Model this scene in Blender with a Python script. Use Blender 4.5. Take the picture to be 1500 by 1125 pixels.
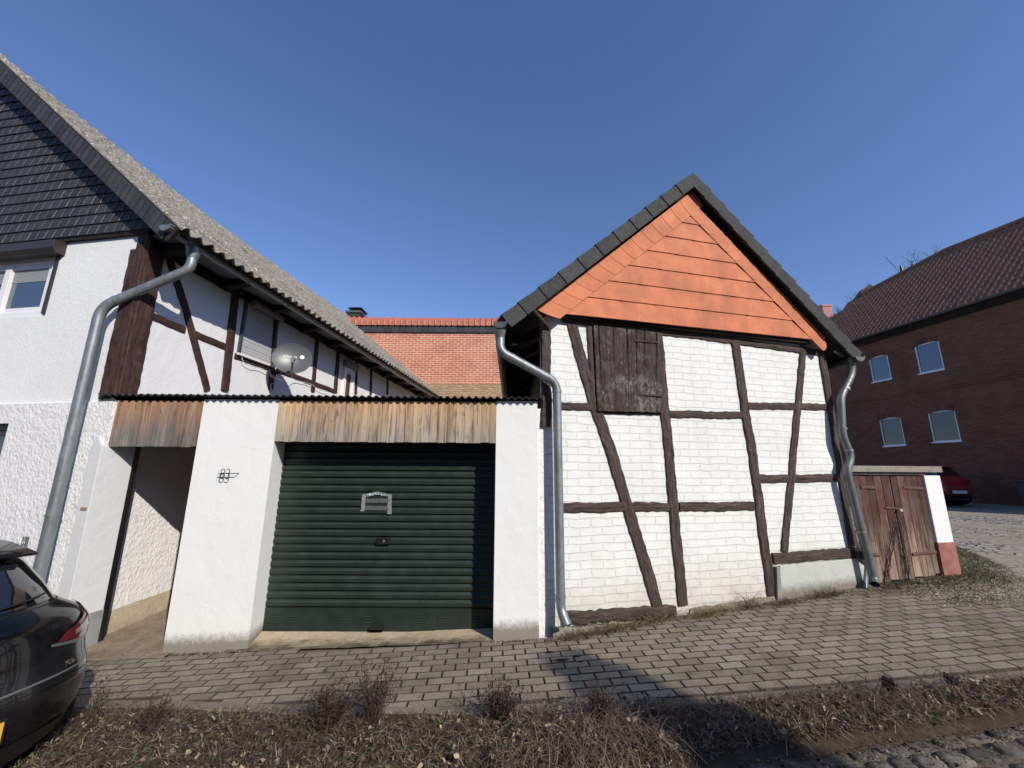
import bpy, bmesh, math, random
from mathutils import Vector, Matrix, noise
import numpy as np
random.seed(7)
for o in list(bpy.data.objects): bpy.data.objects.remove(o)
SC=bpy.context.scene; COL=SC.collection
R_=math.radians
# ------------------------------------------------------------------ camera
H=1.72; F=590.0; CX,CY=750.0,562.5
_u=np.array([16.0,-2762.5,F]); _u/=np.linalg.norm(_u)
_f=np.array([0,0,1.0]); _y=_f-_u*np.dot(_f,_u); _y/=np.linalg.norm(_y); _x=np.cross(_y,_u)
RM=np.stack([_x,_y,_u])
cam=bpy.data.cameras.new('camera'); camo=bpy.data.objects.new('camera',cam); COL.objects.link(camo)
cam.sensor_width=36; cam.lens=F/1500*36; cam.clip_start=.05; cam.clip_end=2000
m=Matrix.Identity(4)
for i in range(3):
    m[i][0]=RM[i,0]; m[i][1]=-RM[i,1]; m[i][2]=-RM[i,2]
m[2][3]=H
camo.matrix_world=m
SC.camera=camo
# ------------------------------------------------------------------ light
SUN_AZ=38.5; SUN_EL=32.5        # the sun stands behind and to the right of the camera
w=bpy.data.worlds.new('World'); SC.world=w; w.use_nodes=True
nt=w.node_tree; bg=nt.nodes['Background']; sky=nt.nodes.new('ShaderNodeTexSky')
sky.sky_type='NISHITA'; sky.sun_disc=False; sky.sun_elevation=R_(SUN_EL); sky.sun_rotation=R_(180-SUN_AZ)
sky.altitude=200; sky.air_density=1.0; sky.dust_density=0.2; sky.ozone_density=5.0
tn=nt.nodes.new('ShaderNodeMix'); tn.data_type='RGBA'; tn.blend_type='MULTIPLY'; tn.inputs[0].default_value=1; tn.inputs[7].default_value=(1.0,.975,1.10,1)
nt.links.new(sky.outputs[0],tn.inputs[6]); nt.links.new(tn.outputs[2],bg.inputs[0]); bg.inputs[1].default_value=0.15
sl=bpy.data.lights.new('sun','SUN'); sl.energy=4.7; sl.angle=R_(.53); sl.color=(1,.925,.83)
so=bpy.data.objects.new('sun',sl); COL.objects.link(so)
sd=Vector((math.sin(R_(SUN_AZ))*math.cos(R_(SUN_EL)),-math.cos(R_(SUN_AZ))*math.cos(R_(SUN_EL)),math.sin(R_(SUN_EL))))
so.rotation_euler=sd.to_track_quat('Z','Y').to_euler(); so.location=sd*30
SC.view_settings.view_transform='Standard'; SC.view_settings.look='None'; SC.view_settings.gamma=1
SC.view_settings.exposure=0.0
SC.render.engine='CYCLES'
# ------------------------------------------------------------------ helpers
def ray(px,py): return RM@np.array([px-CX,py-CY,F])
def onY(px,py,D):
    d=ray(px,py); return Vector(np.array([0,0,H])+d*D/d[1])
def onZ(px,py,z):
    d=ray(px,py); return Vector(np.array([0,0,H])+d*(z-H)/d[2])
class Frame:
    """vertical plane: origin, s direction (horizontal), n outward normal"""
    def __init__(s,o,t,n): s.o=Vector((o[0],o[1],0)); s.t=Vector((t[0],t[1],0)).normalized(); s.n=Vector((n[0],n[1],0)).normalized()
    def P(s,a,z,off=0): 
        v=s.o+s.t*a+s.n*off; return Vector((v.x,v.y,z))
    def px(s,px,py,off=0):
        d=Vector(ray(px,py)); p0=s.o+s.n*off; c=Vector((0,0,H))
        k=(p0-c).dot(s.n)/d.dot(s.n); p=c+d*k
        return ((p-s.o).dot(s.t),p.z)
    def pt(s,px,py,off=0):
        a,z=s.px(px,py,off); return s.P(a,z,off)
def g(x,y):
    xs=max(-8,min(5.5,x)); v=.115+(.052*xs if xs>0 else .04*xs)+.02*(max(-4,min(12,y))-4.3)
    return min(.45+.01*max(0,min(12,x-6)),v+.012*max(0,x-6))
ORG={}
def tag(o,label=None,cat=None,group=None,kind=None):
    if label: o['label']=label
    if cat: o['category']=cat
    if group: o['group']=group
    if kind: o['kind']=kind
    return o
def thing(name,label,cat,loc,group=None):
    o=bpy.data.objects.new(name,None); COL.objects.link(o); o.location=Vector(loc); o.empty_display_size=.2
    ORG[o]=Vector(loc); return tag(o,label,cat,group)
class MB:
    def __init__(s): s.v=[]; s.f=[]; s.uv=[]; s.c=[]; s.sm=[]
    def add(s,vs,fs,uvs=None,col=1.0,smooth=False):
        b=len(s.v); s.v+= [tuple(v) for v in vs]
        for i,f in enumerate(fs):
            s.f.append([b+k for k in f]); s.c.append(col); s.sm.append(smooth)
            s.uv.append(uvs[i] if uvs else None)
        return s
    def poly(s,vs,col=1.0): return s.add(vs,[list(range(len(vs)))],None,col)
    def box(s,c,a,b,h,col=1.0):
        """centre c, half-extents as vectors a,b,h"""
        c=Vector(c);a=Vector(a);b=Vector(b);h=Vector(h)
        vs=[c+a*i+b*j+h*k for k in(-1,1) for j in(-1,1) for i in(-1,1)]
        fs=[[0,2,3,1],[4,5,7,6],[0,1,5,4],[2,6,7,3],[0,4,6,2],[1,3,7,5]]
        if a.cross(b).dot(h)<0: fs=[f[::-1] for f in fs]
        return s.add(vs,fs,None,col)
    def fbox(s,fr,s0,s1,z0,z1,o0,o1,col=1.0):
        c=fr.P((s0+s1)/2,(z0+z1)/2,(o0+o1)/2)
        return s.box(c,fr.t*(s1-s0)/2,fr.n*(o1-o0)/2,Vector((0,0,(z1-z0)/2)),col)
    def prism(s,pts,d,col=1.0):
        """pts outline (3D), extruded by vector d, closed"""
        n=len(pts); pts=[Vector(p) for p in pts]; d=Vector(d)
        nn=Vector((0,0,0))
        for i in range(n): nn+=pts[i].cross(pts[(i+1)%n])
        if nn.dot(d)<0: pts=pts[::-1]
        vs=pts+[p+d for p in pts]
        fs=[list(range(n))[::-1],list(range(n,2*n))]+[[i,(i+1)%n,n+(i+1)%n,n+i] for i in range(n)]
        return s.add(vs,fs,None,col)
    def tube(s,pts,r,seg=12,cap=True,smooth=True,col=1.0,hollow=False):
        pts=[Vector(p) for p in pts]; rs=r if isinstance(r,(list,tuple)) else [r]*len(pts)
        vs=[];fs=[];up=None
        for i,p in enumerate(pts):
            t=(pts[min(i+1,len(pts)-1)]-pts[max(i-1,0)]).normalized()
            if up is None:
                up=Vector((0,0,1)) if abs(t.z)<.9 else Vector((1,0,0))
            x=t.cross(up).normalized(); up=x.cross(t).normalized()
            for k in range(seg):
                a=2*math.pi*k/seg; vs.append(p+(x*math.cos(a)+up*math.sin(a))*rs[i])
        for i in range(len(pts)-1):
            for k in range(seg):
                fs.append([i*seg+k,i*seg+(k+1)%seg,(i+1)*seg+(k+1)%seg,(i+1)*seg+k])
        fs=[f[::-1] for f in fs]
        s.add(vs,fs,None,col,smooth)
        if cap:
            n=len(pts)-1
            s.add([vs[k] for k in range(seg)],[list(range(seg))],None,col)
            s.add([vs[n*seg+k] for k in range(seg)],[list(range(seg))[::-1]],None,col)
        return s
    def grid(s,P,nu,nv,col=1.0,smooth=True,closed=False):
        """P(i,j)->point for i<=nu,j<=nv"""
        vs=[P(i,j) for j in range(nv+1) for i in range(nu+1)]
        fs=[[j*(nu+1)+i,j*(nu+1)+i+1,(j+1)*(nu+1)+i+1,(j+1)*(nu+1)+i] for j in range(nv) for i in range(nu)]
        return s.add(vs,fs,None,col,smooth)
    def build(s,name,mat,parent=None,bevel=0,label=None,cat=None,group=None,kind=None,org=None):
        o_=ORG.get(parent,Vector((0,0,0))) if parent else Vector(org or (0,0,0))
        me=bpy.data.meshes.new(name)
        me.from_pydata([(v[0]-o_.x,v[1]-o_.y,v[2]-o_.z) for v in s.v],[],s.f)
        me.update()
        uvl=me.uv_layers.new(name='uv'); vv=s.v
        buf=[]; cb=[]
        for fi,f in enumerate(s.f):
            u=s.uv[fi]
            if u is None:
                p=[Vector(vv[k]) for k in f]
                n=Vector(me.polygons[fi].normal)
                if abs(n.z)<.985:
                    h=Vector((-n.y,n.x,0)).normalized(); v=n.cross(h)
                    u=[(q.dot(h),q.dot(v)) for q in p]
                else: u=[(q.x,q.y) for q in p]
            for a in u: buf+= [a[0],a[1]]
            c=s.c[fi]; c=c if isinstance(c,(tuple,list)) else (c,c,c)
            cb+=[c[0],c[1],c[2],1.0]*len(f)
        uvl.data.foreach_set('uv',buf)
        ca=me.color_attributes.new('tint','FLOAT_COLOR','CORNER'); ca.data.foreach_set('color',cb)
        me.polygons.foreach_set('use_smooth',s.sm)
        o=bpy.data.objects.new(name,me); COL.objects.link(o)
        if parent: o.parent=parent
        else: o.location=o_
        ORG[o]=o_
        if mat: me.materials.append(mat)
        if bevel:
            b=o.modifiers.new('bevel','BEVEL'); b.width=bevel; b.segments=2; b.limit_method='ANGLE'; b.angle_limit=R_(40)
        return tag(o,label,cat,group,kind)
# note: children keep mesh coordinates relative to their thing's origin
# ------------------------------------------------------------------ materials
MATS={}
class NB:
    def __init__(s,name):
        s.m=bpy.data.materials.new(name); s.m.use_nodes=True; s.t=s.m.node_tree; s.b=s.t.nodes['Principled BSDF']
        MATS[name]=s.m
    def n(s,typ,**kw):
        x=s.t.nodes.new('ShaderNode'+typ)
        for k,v in kw.items():
            if k in x.inputs.keys() if isinstance(k,str) else False: x.inputs[k].default_value=v
            else: setattr(x,k,v)
        return x
    def l(s,a,b): s.t.links.new(a,b)
    def uv(s,sx=1,sy=1,sz=1,rot=0):
        t=s.n('UVMap'); mp=s.n('Mapping'); mp.inputs['Scale'].default_value=(sx,sy,sz); mp.inputs['Rotation'].default_value=(0,0,rot)
        s.l(t.outputs[0],mp.inputs[0]); return mp.outputs[0]
    def pos(s,sx=1,sy=1,sz=1):
        t=s.n('NewGeometry'); mp=s.n('Mapping'); mp.inputs['Scale'].default_value=(sx,sy,sz)
        s.l(t.outputs['Position'],mp.inputs[0]); return mp.outputs[0]
    def noise(s,vec,scale,detail=4,rough=.55,dist=0):
        x=s.n('TexNoise'); x.inputs['Scale'].default_value=scale; x.inputs['Detail'].default_value=detail; x.inputs['Roughness'].default_value=rough
        x.inputs['Distortion'].default_value=dist; s.l(vec,x.inputs['Vector']); return x.outputs['Fac']
    def ramp(s,fac,stops):
        x=s.n('ValToRGB'); e=x.color_ramp.elements
        while len(e)<len(stops): e.new(.5)
        for i,(p,c) in enumerate(stops):
            e[i].position=p; c=c if isinstance(c,(tuple,list)) else (c,c,c); e[i].color=(c[0],c[1],c[2],1)
        s.l(fac,x.inputs[0]); return x.outputs[0]
    def mix(s,a,b,fac,mode='MIX'):
        x=s.n('Mix',data_type='RGBA',blend_type=mode)
        for i,v in ((0,fac),(6,a),(7,b)):
            if hasattr(v,'is_linked') or isinstance(v,bpy.types.NodeSocket): s.l(v,x.inputs[i])
            elif i==0: x.inputs[0].default_value=v
            else: x.inputs[i].default_value=(v[0],v[1],v[2],1) if isinstance(v,(tuple,list)) else (v,v,v,1)
        return x.outputs[2]
    def math(s,op,a,b=0,c=None):
        x=s.n('Math',operation=op)
        for i,v in enumerate((a,b,c)):
            if v is None: continue
            if isinstance(v,bpy.types.NodeSocket): s.l(v,x.inputs[i])
            else: x.inputs[i].default_value=v
        return x.outputs[0]
    def bump(s,h,dist,strength=1,prev=None):
        x=s.n('Bump'); x.inputs['Distance'].default_value=dist; x.inputs['Strength'].default_value=strength
        s.l(h,x.inputs['Height'])
        if prev: s.l(prev,x.inputs['Normal'])
        return x.outputs[0]
    def tint(s,c):
        a=s.n('VertexColor',layer_name='tint'); return s.mix(c,a.outputs[0],1.0,'MULTIPLY')
    def out(s,color=None,rough=None,normal=None,metal=None,spec=None):
        b=s.b
        for k,v in (('Base Color',color),('Roughness',rough),('Normal',normal),('Metallic',metal),('Specular IOR Level',spec)):
            if v is None: continue
            if isinstance(v,bpy.types.NodeSocket): s.l(v,b.inputs[k])
            elif k=='Base Color': b.inputs[k].default_value=(v[0],v[1],v[2],1)
            else: b.inputs[k].default_value=v
        return s.m
def m_plain(name,c,rough=.6,metal=0,nscale=0,amt=.15,bump=0,spec=.5):
    n=NB(name); p=n.pos()
    if nscale:
        f=n.noise(p,nscale,6,.6); lo=tuple(x*(1-amt) for x in c); hi=tuple(min(1,x*(1+amt)) for x in c)
        col=n.tint(n.ramp(f,[(.3,lo),(.7,hi)]))
        nm=n.bump(f,bump) if bump else None
        return n.out(col,rough,nm,metal,spec)
    a=n.tint(c); return n.out(a,rough,None,metal,spec)
def m_plaster(name,c=(.78,.78,.77),fine=60,fd=.003,coarse=9,cd=.006,dirt_z=None,rough=.9,stretch=1):
    n=NB(name); p=n.pos(1,1,1/stretch)
    f1=n.noise(p,fine,5,.6); f2=n.noise(p,coarse,4,.5,.5); f3=n.noise(n.pos(),1.3,5,.6)
    streak=n.noise(n.pos(9,9,.5),1,4,.6)
    col=n.ramp(f3,[(.25,tuple(x*.93 for x in c)),(.7,c)])
    col=n.mix(col,tuple(x*.86 for x in (c[0],c[1],c[2]*.98)),n.math('MULTIPLY',n.ramp(streak,[(.55,0),(.85,1)]),.35))
    col=n.mix(col,(c[0]*.8,c[1]*.78,c[2]*.74),n.math('MULTIPLY',n.ramp(f1,[(.35,1),(.5,0)]),.22))
    if dirt_z is not None:
        t=n.n('NewGeometry'); sp=n.n('SeparateXYZ'); n.l(t.outputs['Position'],sp.inputs[0])
        # ground rises with x
        gz=n.math('MULTIPLY_ADD',sp.outputs[0],-.045,sp.outputs[2])
        zz=n.math('ADD',gz,n.math('MULTIPLY',n.noise(n.pos(),24,7,.85),-.20))
        k=n.math('SUBTRACT',1,n.math('DIVIDE',n.math('SUBTRACT',zz,dirt_z-.10),.10)); k=n.math('MINIMUM',n.math('MAXIMUM',k,0),1)
        col=n.mix(col,(.17,.14,.10),n.math('MULTIPLY',k,.85))
    nm=n.bump(f2,cd,1,n.bump(f1,fd))
    return n.out(n.tint(col),rough,nm,0,.25)
def m_rough_stucco(name,c=(.81,.81,.795)):
    n=NB(name); p=n.pos(1,1,.75)
    v=n.n('TexVoronoi',feature='SMOOTH_F1'); v.inputs['Scale'].default_value=34; n.l(p,v.inputs['Vector'])
    f1=n.noise(p,24,6,.65,1.2); f2=n.noise(p,7,3,.5); h=n.math('ADD',n.math('MULTIPLY',v.outputs['Distance'],.6),f1)
    col=n.ramp(f1,[(.33,tuple(x*.72 for x in c)),(.47,c)])
    col=n.mix(col,tuple(x*.93 for x in c),n.ramp(n.noise(n.pos(),1.6,4,.6),[(.35,0),(.7,1)]))
    return n.out(n.tint(col),.92,n.bump(f2,.01,1,n.bump(h,.012)),0,.2)
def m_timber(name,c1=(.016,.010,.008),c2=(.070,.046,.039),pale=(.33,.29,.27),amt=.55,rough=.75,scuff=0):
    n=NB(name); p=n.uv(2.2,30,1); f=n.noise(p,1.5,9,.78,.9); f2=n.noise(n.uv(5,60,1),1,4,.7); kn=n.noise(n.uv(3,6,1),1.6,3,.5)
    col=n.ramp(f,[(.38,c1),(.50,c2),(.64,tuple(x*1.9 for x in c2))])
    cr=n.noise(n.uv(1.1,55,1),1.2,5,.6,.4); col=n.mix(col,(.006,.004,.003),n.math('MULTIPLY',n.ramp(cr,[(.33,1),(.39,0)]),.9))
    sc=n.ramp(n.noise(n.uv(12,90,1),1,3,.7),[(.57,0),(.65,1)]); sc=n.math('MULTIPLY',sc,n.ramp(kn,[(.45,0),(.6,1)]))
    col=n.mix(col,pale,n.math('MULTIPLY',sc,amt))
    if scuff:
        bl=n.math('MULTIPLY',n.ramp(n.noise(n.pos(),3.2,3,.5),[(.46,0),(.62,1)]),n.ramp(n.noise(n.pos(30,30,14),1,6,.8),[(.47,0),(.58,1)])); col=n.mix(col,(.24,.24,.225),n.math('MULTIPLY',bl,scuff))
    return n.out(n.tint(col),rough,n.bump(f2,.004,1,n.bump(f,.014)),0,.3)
def m_brick(name,cols,mortar,bw=.25,rh=.0833,ms=.012,rough=.9,bumpd=.006,painted=None,jit=.0,off=.5):
    n=NB(name); vec=n.uv()
    wob=n.n('TexNoise'); wob.inputs['Scale'].default_value=4.5; wob.inputs['Detail'].default_value=4; n.l(vec,wob.inputs['Vector'])
    va=n.n('VectorMath',operation='MULTIPLY_ADD'); n.l(wob.outputs['Color'],va.inputs[0]); va.inputs[1].default_value=(jit*2,jit*2,0); n.l(vec,va.inputs[2])
    b=n.n('TexBrick'); n.l(va.outputs[0],b.inputs['Vector']); b.inputs['Scale'].default_value=1
    b.inputs['Brick Width'].default_value=bw; b.inputs['Row Height'].default_value=rh; b.inputs['Mortar Size'].default_value=ms; b.inputs['Mortar Smooth'].default_value=.35; b.offset=off
    b.inputs['Color1'].default_value=(*cols[0],1); b.inputs['Color2'].default_value=(*cols[1],1); b.inputs['Mortar'].default_value=(*mortar,1)
    f=n.noise(vec,9,5,.65); f2=n.noise(vec,1.2,4,.6); fine=n.noise(vec,70,4,.6)
    col=n.mix(b.outputs['Color'],tuple(x*.6 for x in cols[0]),n.math('MULTIPLY',n.ramp(f,[(.52,0),(.68,1)]),.55))
    col=n.mix(col,tuple(x*.72 for x in cols[1]),n.math('MULTIPLY',n.ramp(f2,[(.45,0),(.7,1)]),.45))
    if painted:
        col=n.ramp(n.noise(vec,1.6,6,.7),[(.35,tuple(x*.86 for x in painted)),(.7,painted)])
        k=n.math('MULTIPLY',b.outputs['Fac'],n.ramp(n.noise(vec,6,5,.75),[(.44,.05),(.60,1.0)]))
        col=n.mix(col,tuple(x*.72 for x in painted),n.math('MULTIPLY',k,.26))
        col=n.mix(col,(painted[0]*.62,painted[1]*.6,painted[2]*.54),n.ramp(n.noise(vec,11,6,.8),[(.66,0),(.76,.55)]))
        t=n.n('NewGeometry'); sp=n.n('SeparateXYZ'); n.l(t.outputs['Position'],sp.inputs[0]); gz=n.math('MULTIPLY_ADD',sp.outputs[0],-.06,sp.outputs[2])
        zz=n.math('ADD',gz,n.math('MULTIPLY',n.noise(n.pos(),7,7,.8),-.9)); k2=n.math('MINIMUM',n.math('MAXIMUM',n.math('SUBTRACT',1,n.math('DIVIDE',n.math('ADD',zz,.20),.45)),0),1)
        col=n.mix(col,(.45,.39,.30),n.math('MULTIPLY',k2,.55))
        st=n.noise(n.pos(7,7,.45),1,5,.65); col=n.mix(col,(painted[0]*.8,painted[1]*.79,painted[2]*.76),n.math('MULTIPLY',n.ramp(st,[(.5,0),(.75,1)]),.5))
    h=n.math('MULTIPLY_ADD',b.outputs['Fac'],-1,n.math('MULTIPLY',f,.6 if not painted else 1.1))
    return n.out(n.tint(col),rough,n.bump(fine,.0025,1,n.bump(h,bumpd)),0,.3)
def m_boards(name,top=(.60,.39,.21),bot=(.37,.33,.275),z0=2.0,z1=2.45,dark=(.06,.045,.035),gx=1):
    n=NB(name); p=n.pos(34*gx,34*gx,1.6); f=n.noise(p,1,7,.7,.9); kn=n.noise(n.pos(9,9,4),1,4,.6,1.5)
    t=n.n('NewGeometry'); sp=n.n('SeparateXYZ'); n.l(t.outputs['Position'],sp.inputs[0])
    k=n.math('DIVIDE',n.math('SUBTRACT',sp.outputs[2],z0),z1-z0); k=n.math('ADD',k,n.math('MULTIPLY_ADD',n.noise(n.pos(7,7,1.4),1,4,.6),1.1,-.6))
    base=n.mix(bot,top,n.math('MINIMUM',n.math('MAXIMUM',k,0),1))
    col=n.mix(base,dark,n.math('MULTIPLY',n.ramp(f,[(.34,1),(.52,0)]),.85))
    col=n.mix(col,(.62,.5,.34),n.math('MULTIPLY',n.ramp(f,[(.58,0),(.7,1)]),.45))
    col=n.mix(col,(.08,.07,.065),n.math('MULTIPLY',n.ramp(kn,[(.6,0),(.72,1)]),.6))
    return n.out(n.tint(col),.85,n.bump(f,.004),0,.2)
def m_zinc(name,c=(.25,.275,.28),rough=.42):
    n=NB(name); f=n.noise(n.pos(6,6,2),2,6,.65); f2=n.noise(n.pos(),40,3,.6)
    col=n.ramp(f,[(.3,tuple(x*.72 for x in c)),(.72,tuple(x*1.25 for x in c))])
    return n.out(n.tint(col),n.ramp(f2,[(.3,rough-.08),(.7,rough+.15)]),None,.55,.5)
def m_tile(name,c,moss=(.1,.1,.05),spots=(.5,.48,.42),amt=.3,rough=.85,scale=14):
    n=NB(name); f=n.noise(n.pos(),scale,6,.7); f2=n.noise(n.pos(),2.2,5,.6); f3=n.noise(n.pos(),scale*4,4,.7)
    col=n.ramp(f,[(.3,tuple(x*.7 for x in c)),(.7,tuple(x*1.3 for x in c))])
    col=n.mix(col,moss,n.math('MULTIPLY',n.ramp(f2,[(.5,0),(.68,1)]),.6))
    col=n.mix(col,spots,n.math('MULTIPLY',n.ramp(f3,[(.50,0),(.60,1)]) if amt>.9 else n.ramp(f3,[(.56,0),(.66,1)]),amt))
    return n.out(n.tint(col),rough,n.bump(f3,.003),0,.25)
def m_ground(name,c1,c2,c3=None,scale=8,rough=.95,bump=.01):
    n=NB(name); f=n.noise(n.pos(),scale,7,.7); f2=n.noise(n.pos(),scale*.12,5,.6); f3=n.noise(n.pos(),scale*9,4,.7)
    col=n.ramp(f,[(.3,c1),(.68,c2)])
    if c3: col=n.mix(col,c3,n.ramp(f2,[(.45,0),(.6,.85)]))
    col=n.mix(col,tuple(x*.45 for x in c1),n.math('MULTIPLY',n.ramp(f3,[(.35,1),(.5,0)]),.5))
    return n.out(n.tint(col),rough,n.bump(f3,bump*.4,1,n.bump(f,bump)),0,.2)
def m_glass(name,c=(.02,.028,.04),rough=.04,spec=.9):
    n=NB(name); n.b.inputs['Coat Weight'].default_value=.6; n.b.inputs['Coat Roughness'].default_value=.02
    f=n.noise(n.pos(),1.5,3,.5)
    return n.out(n.ramp(f,[(.3,tuple(x*.7 for x in c)),(.7,c)]),rough,n.bump(f,.004,.3),0,spec)
def m_paint(name,c,rough=.25,coat=1.0):
    n=NB(name); n.b.inputs['Coat Weight'].default_value=coat; n.b.inputs['Coat Roughness'].default_value=.03
    f=n.noise(n.pos(),60,3,.6); f2=n.noise(n.pos(),3,4,.6)
    col=n.mix(c,tuple(min(1,x*1.3+.012) for x in c),n.ramp(f2,[(.45,0),(.75,1)]))
    return n.out(n.tint(col),n.ramp(f,[(.3,rough),(.7,rough+.1)]),None,0,.5)

M=dict(
 plaster=m_plaster('smooth_white_plaster',(.80,.815,.785),70,.0015,6,.006,dirt_z=.21),
 plaster_up=m_plaster('white_render_upper',(.815,.83,.805),95,.006,14,.004),
 plaster_side=m_plaster('white_limewash',(.77,.775,.77),40,.002,5,.012),
 stucco=m_rough_stucco('rough_white_stucco'),
 jamb=m_plaster('grey_white_render',(.66,.67,.665),60,.002,8,.006),
 brickw=m_brick('painted_white_brick',((.8,.8,.78),(.8,.8,.78)),(.6,.6,.58),.255,.083,.006,painted=(.80,.815,.775),bumpd=.0065,jit=.024),
 timber=m_timber('dark_brown_timber'),
 timber_l=m_timber('red_brown_timber',(.022,.010,.007),(.055,.027,.021),amt=.15),
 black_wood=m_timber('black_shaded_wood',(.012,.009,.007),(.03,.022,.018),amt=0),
 boards=m_boards('weathered_larch_boards'),
 boards2=m_boards('grey_weathered_boards',(.46,.25,.13),(.19,.17,.15),2.02,2.5),
 hatch=m_timber('worn_hatch_wood',(.014,.009,.007),(.05,.034,.028),pale=(.26,.25,.23),amt=.8,scuff=.75),
 zinc=m_zinc('weathered_zinc'), zinc_d=m_zinc('dark_zinc',(.085,.095,.1),.5), galv=m_zinc('grey_roofing_metal',(.13,.13,.13),.6),
 orange=m_plain('orange_fibre_slate',(.52,.165,.070),.75,0,5,.2,.001),
 slate=m_plain('anthracite_slate',(.040,.040,.042),.6,0,22,.3,.002,.3),
 slate_edge=m_plain('pale_cut_slate_edge',(.30,.31,.32),.7),
 vtile=m_tile('anthracite_concrete_tile',(.055,.056,.055),(.05,.05,.045),(.2,.2,.19),.25),
 old_tile=m_tile('lichen_covered_tile',(.20,.18,.148),(.04,.04,.022),(.66,.62,.53),.85,.95,8),
 pantile=m_tile('dark_brown_pantile',(.26,.125,.075),(.15,.10,.055),(.22,.2,.18),.18,.6,5),
 red_tile=m_plain('red_ridge_tile',(.42,.135,.08),.5,0,6,.2),
 brick_c=m_brick('orange_red_brick',((.56,.185,.10),(.46,.145,.08)),(.74,.53,.40),.25,.0833,.015,jit=.006),
 brick_old=m_brick('old_yellow_brick',((.5,.34,.17),(.42,.22,.12)),(.32,.27,.2),.25,.085,.018,jit=.04,bumpd=.015),
 brick_r=m_brick('dark_red_brick',((.25,.085,.045),(.145,.055,.032)),(.20,.13,.085),.25,.077,.011,jit=.012),
 brick_p=m_brick('pink_chimney_brick',((.5,.2,.16),(.42,.16,.12)),(.55,.4,.36),.25,.077,.012),
 green=m_plain('dark_green_door_steel',(.014,.0245,.018),.42,.0,7,.28,0,.5),
 green2=m_plain('dark_green_steel_trim',(.022,.042,.03),.45),
 tape=m_zinc('silver_tape',(.42,.45,.45),.35), black=m_plain('black_plastic',(.012,.012,.013),.4),
 iron=m_plain('wrought_iron',(.045,.045,.042),.6,.3,50,.3), white=m_plain('white_window_frame',(.78,.78,.77),.4,0,3,.04),
 brown_al=m_plain('dark_brown_aluminium',(.035,.026,.024),.4), glass=m_glass('window_glass',(.014,.018,.024),.12,.35), glass_b=m_glass('blue_grey_glass',(.05,.075,.11)),
 blind=m_plain('grey_blind',(.30,.32,.33),.6), shutter=m_plain('grey_roller_shutter',(.42,.43,.43),.55),
 corr=m_plain('dark_corrugated_sheet',(.028,.028,.03),.6,0,9,.35), concrete=m_ground('yellowish_concrete',(.36,.29,.19),(.52,.45,.33),None,6,.95,.006),
 concrete_g=m_ground('grey_concrete',(.22,.2,.17),(.34,.31,.26),None,9,.95,.008),
 plinth=m_plaster('pale_green_grey_plinth',(.50,.525,.48),50,.003,7,.012,dirt_z=.22),
 plinth_side=m_ground('sandy_plinth',(.36,.29,.2),(.5,.43,.33),None,7,.95,.012),
 white_wood=m_plain('grey_wall_boards',(.22,.22,.215),.8,0,8,.2),
 stone=m_plain('pale_stone',(.5,.47,.4),.9,0,20,.2),
)
# ------------------------------------------------------------------ facade frames
GA=Frame((0,4.3),(1,0),(0,-1))                                  # garage front
aB=R_(14); BA=Frame((.36,4.33),(math.cos(aB),math.sin(aB)),(math.sin(aB),-math.cos(aB)))   # small half-timbered barn
aL=R_(9);  LF=Frame((-4.29,4.3),(-math.cos(aL),math.sin(aL)),(-math.sin(aL),-math.cos(aL))) # left house front (s runs left)
KS=.10;    LS=Frame((-4.29,4.3),(KS,1),(1,-KS))                  # left house side wall (s runs back)
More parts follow.
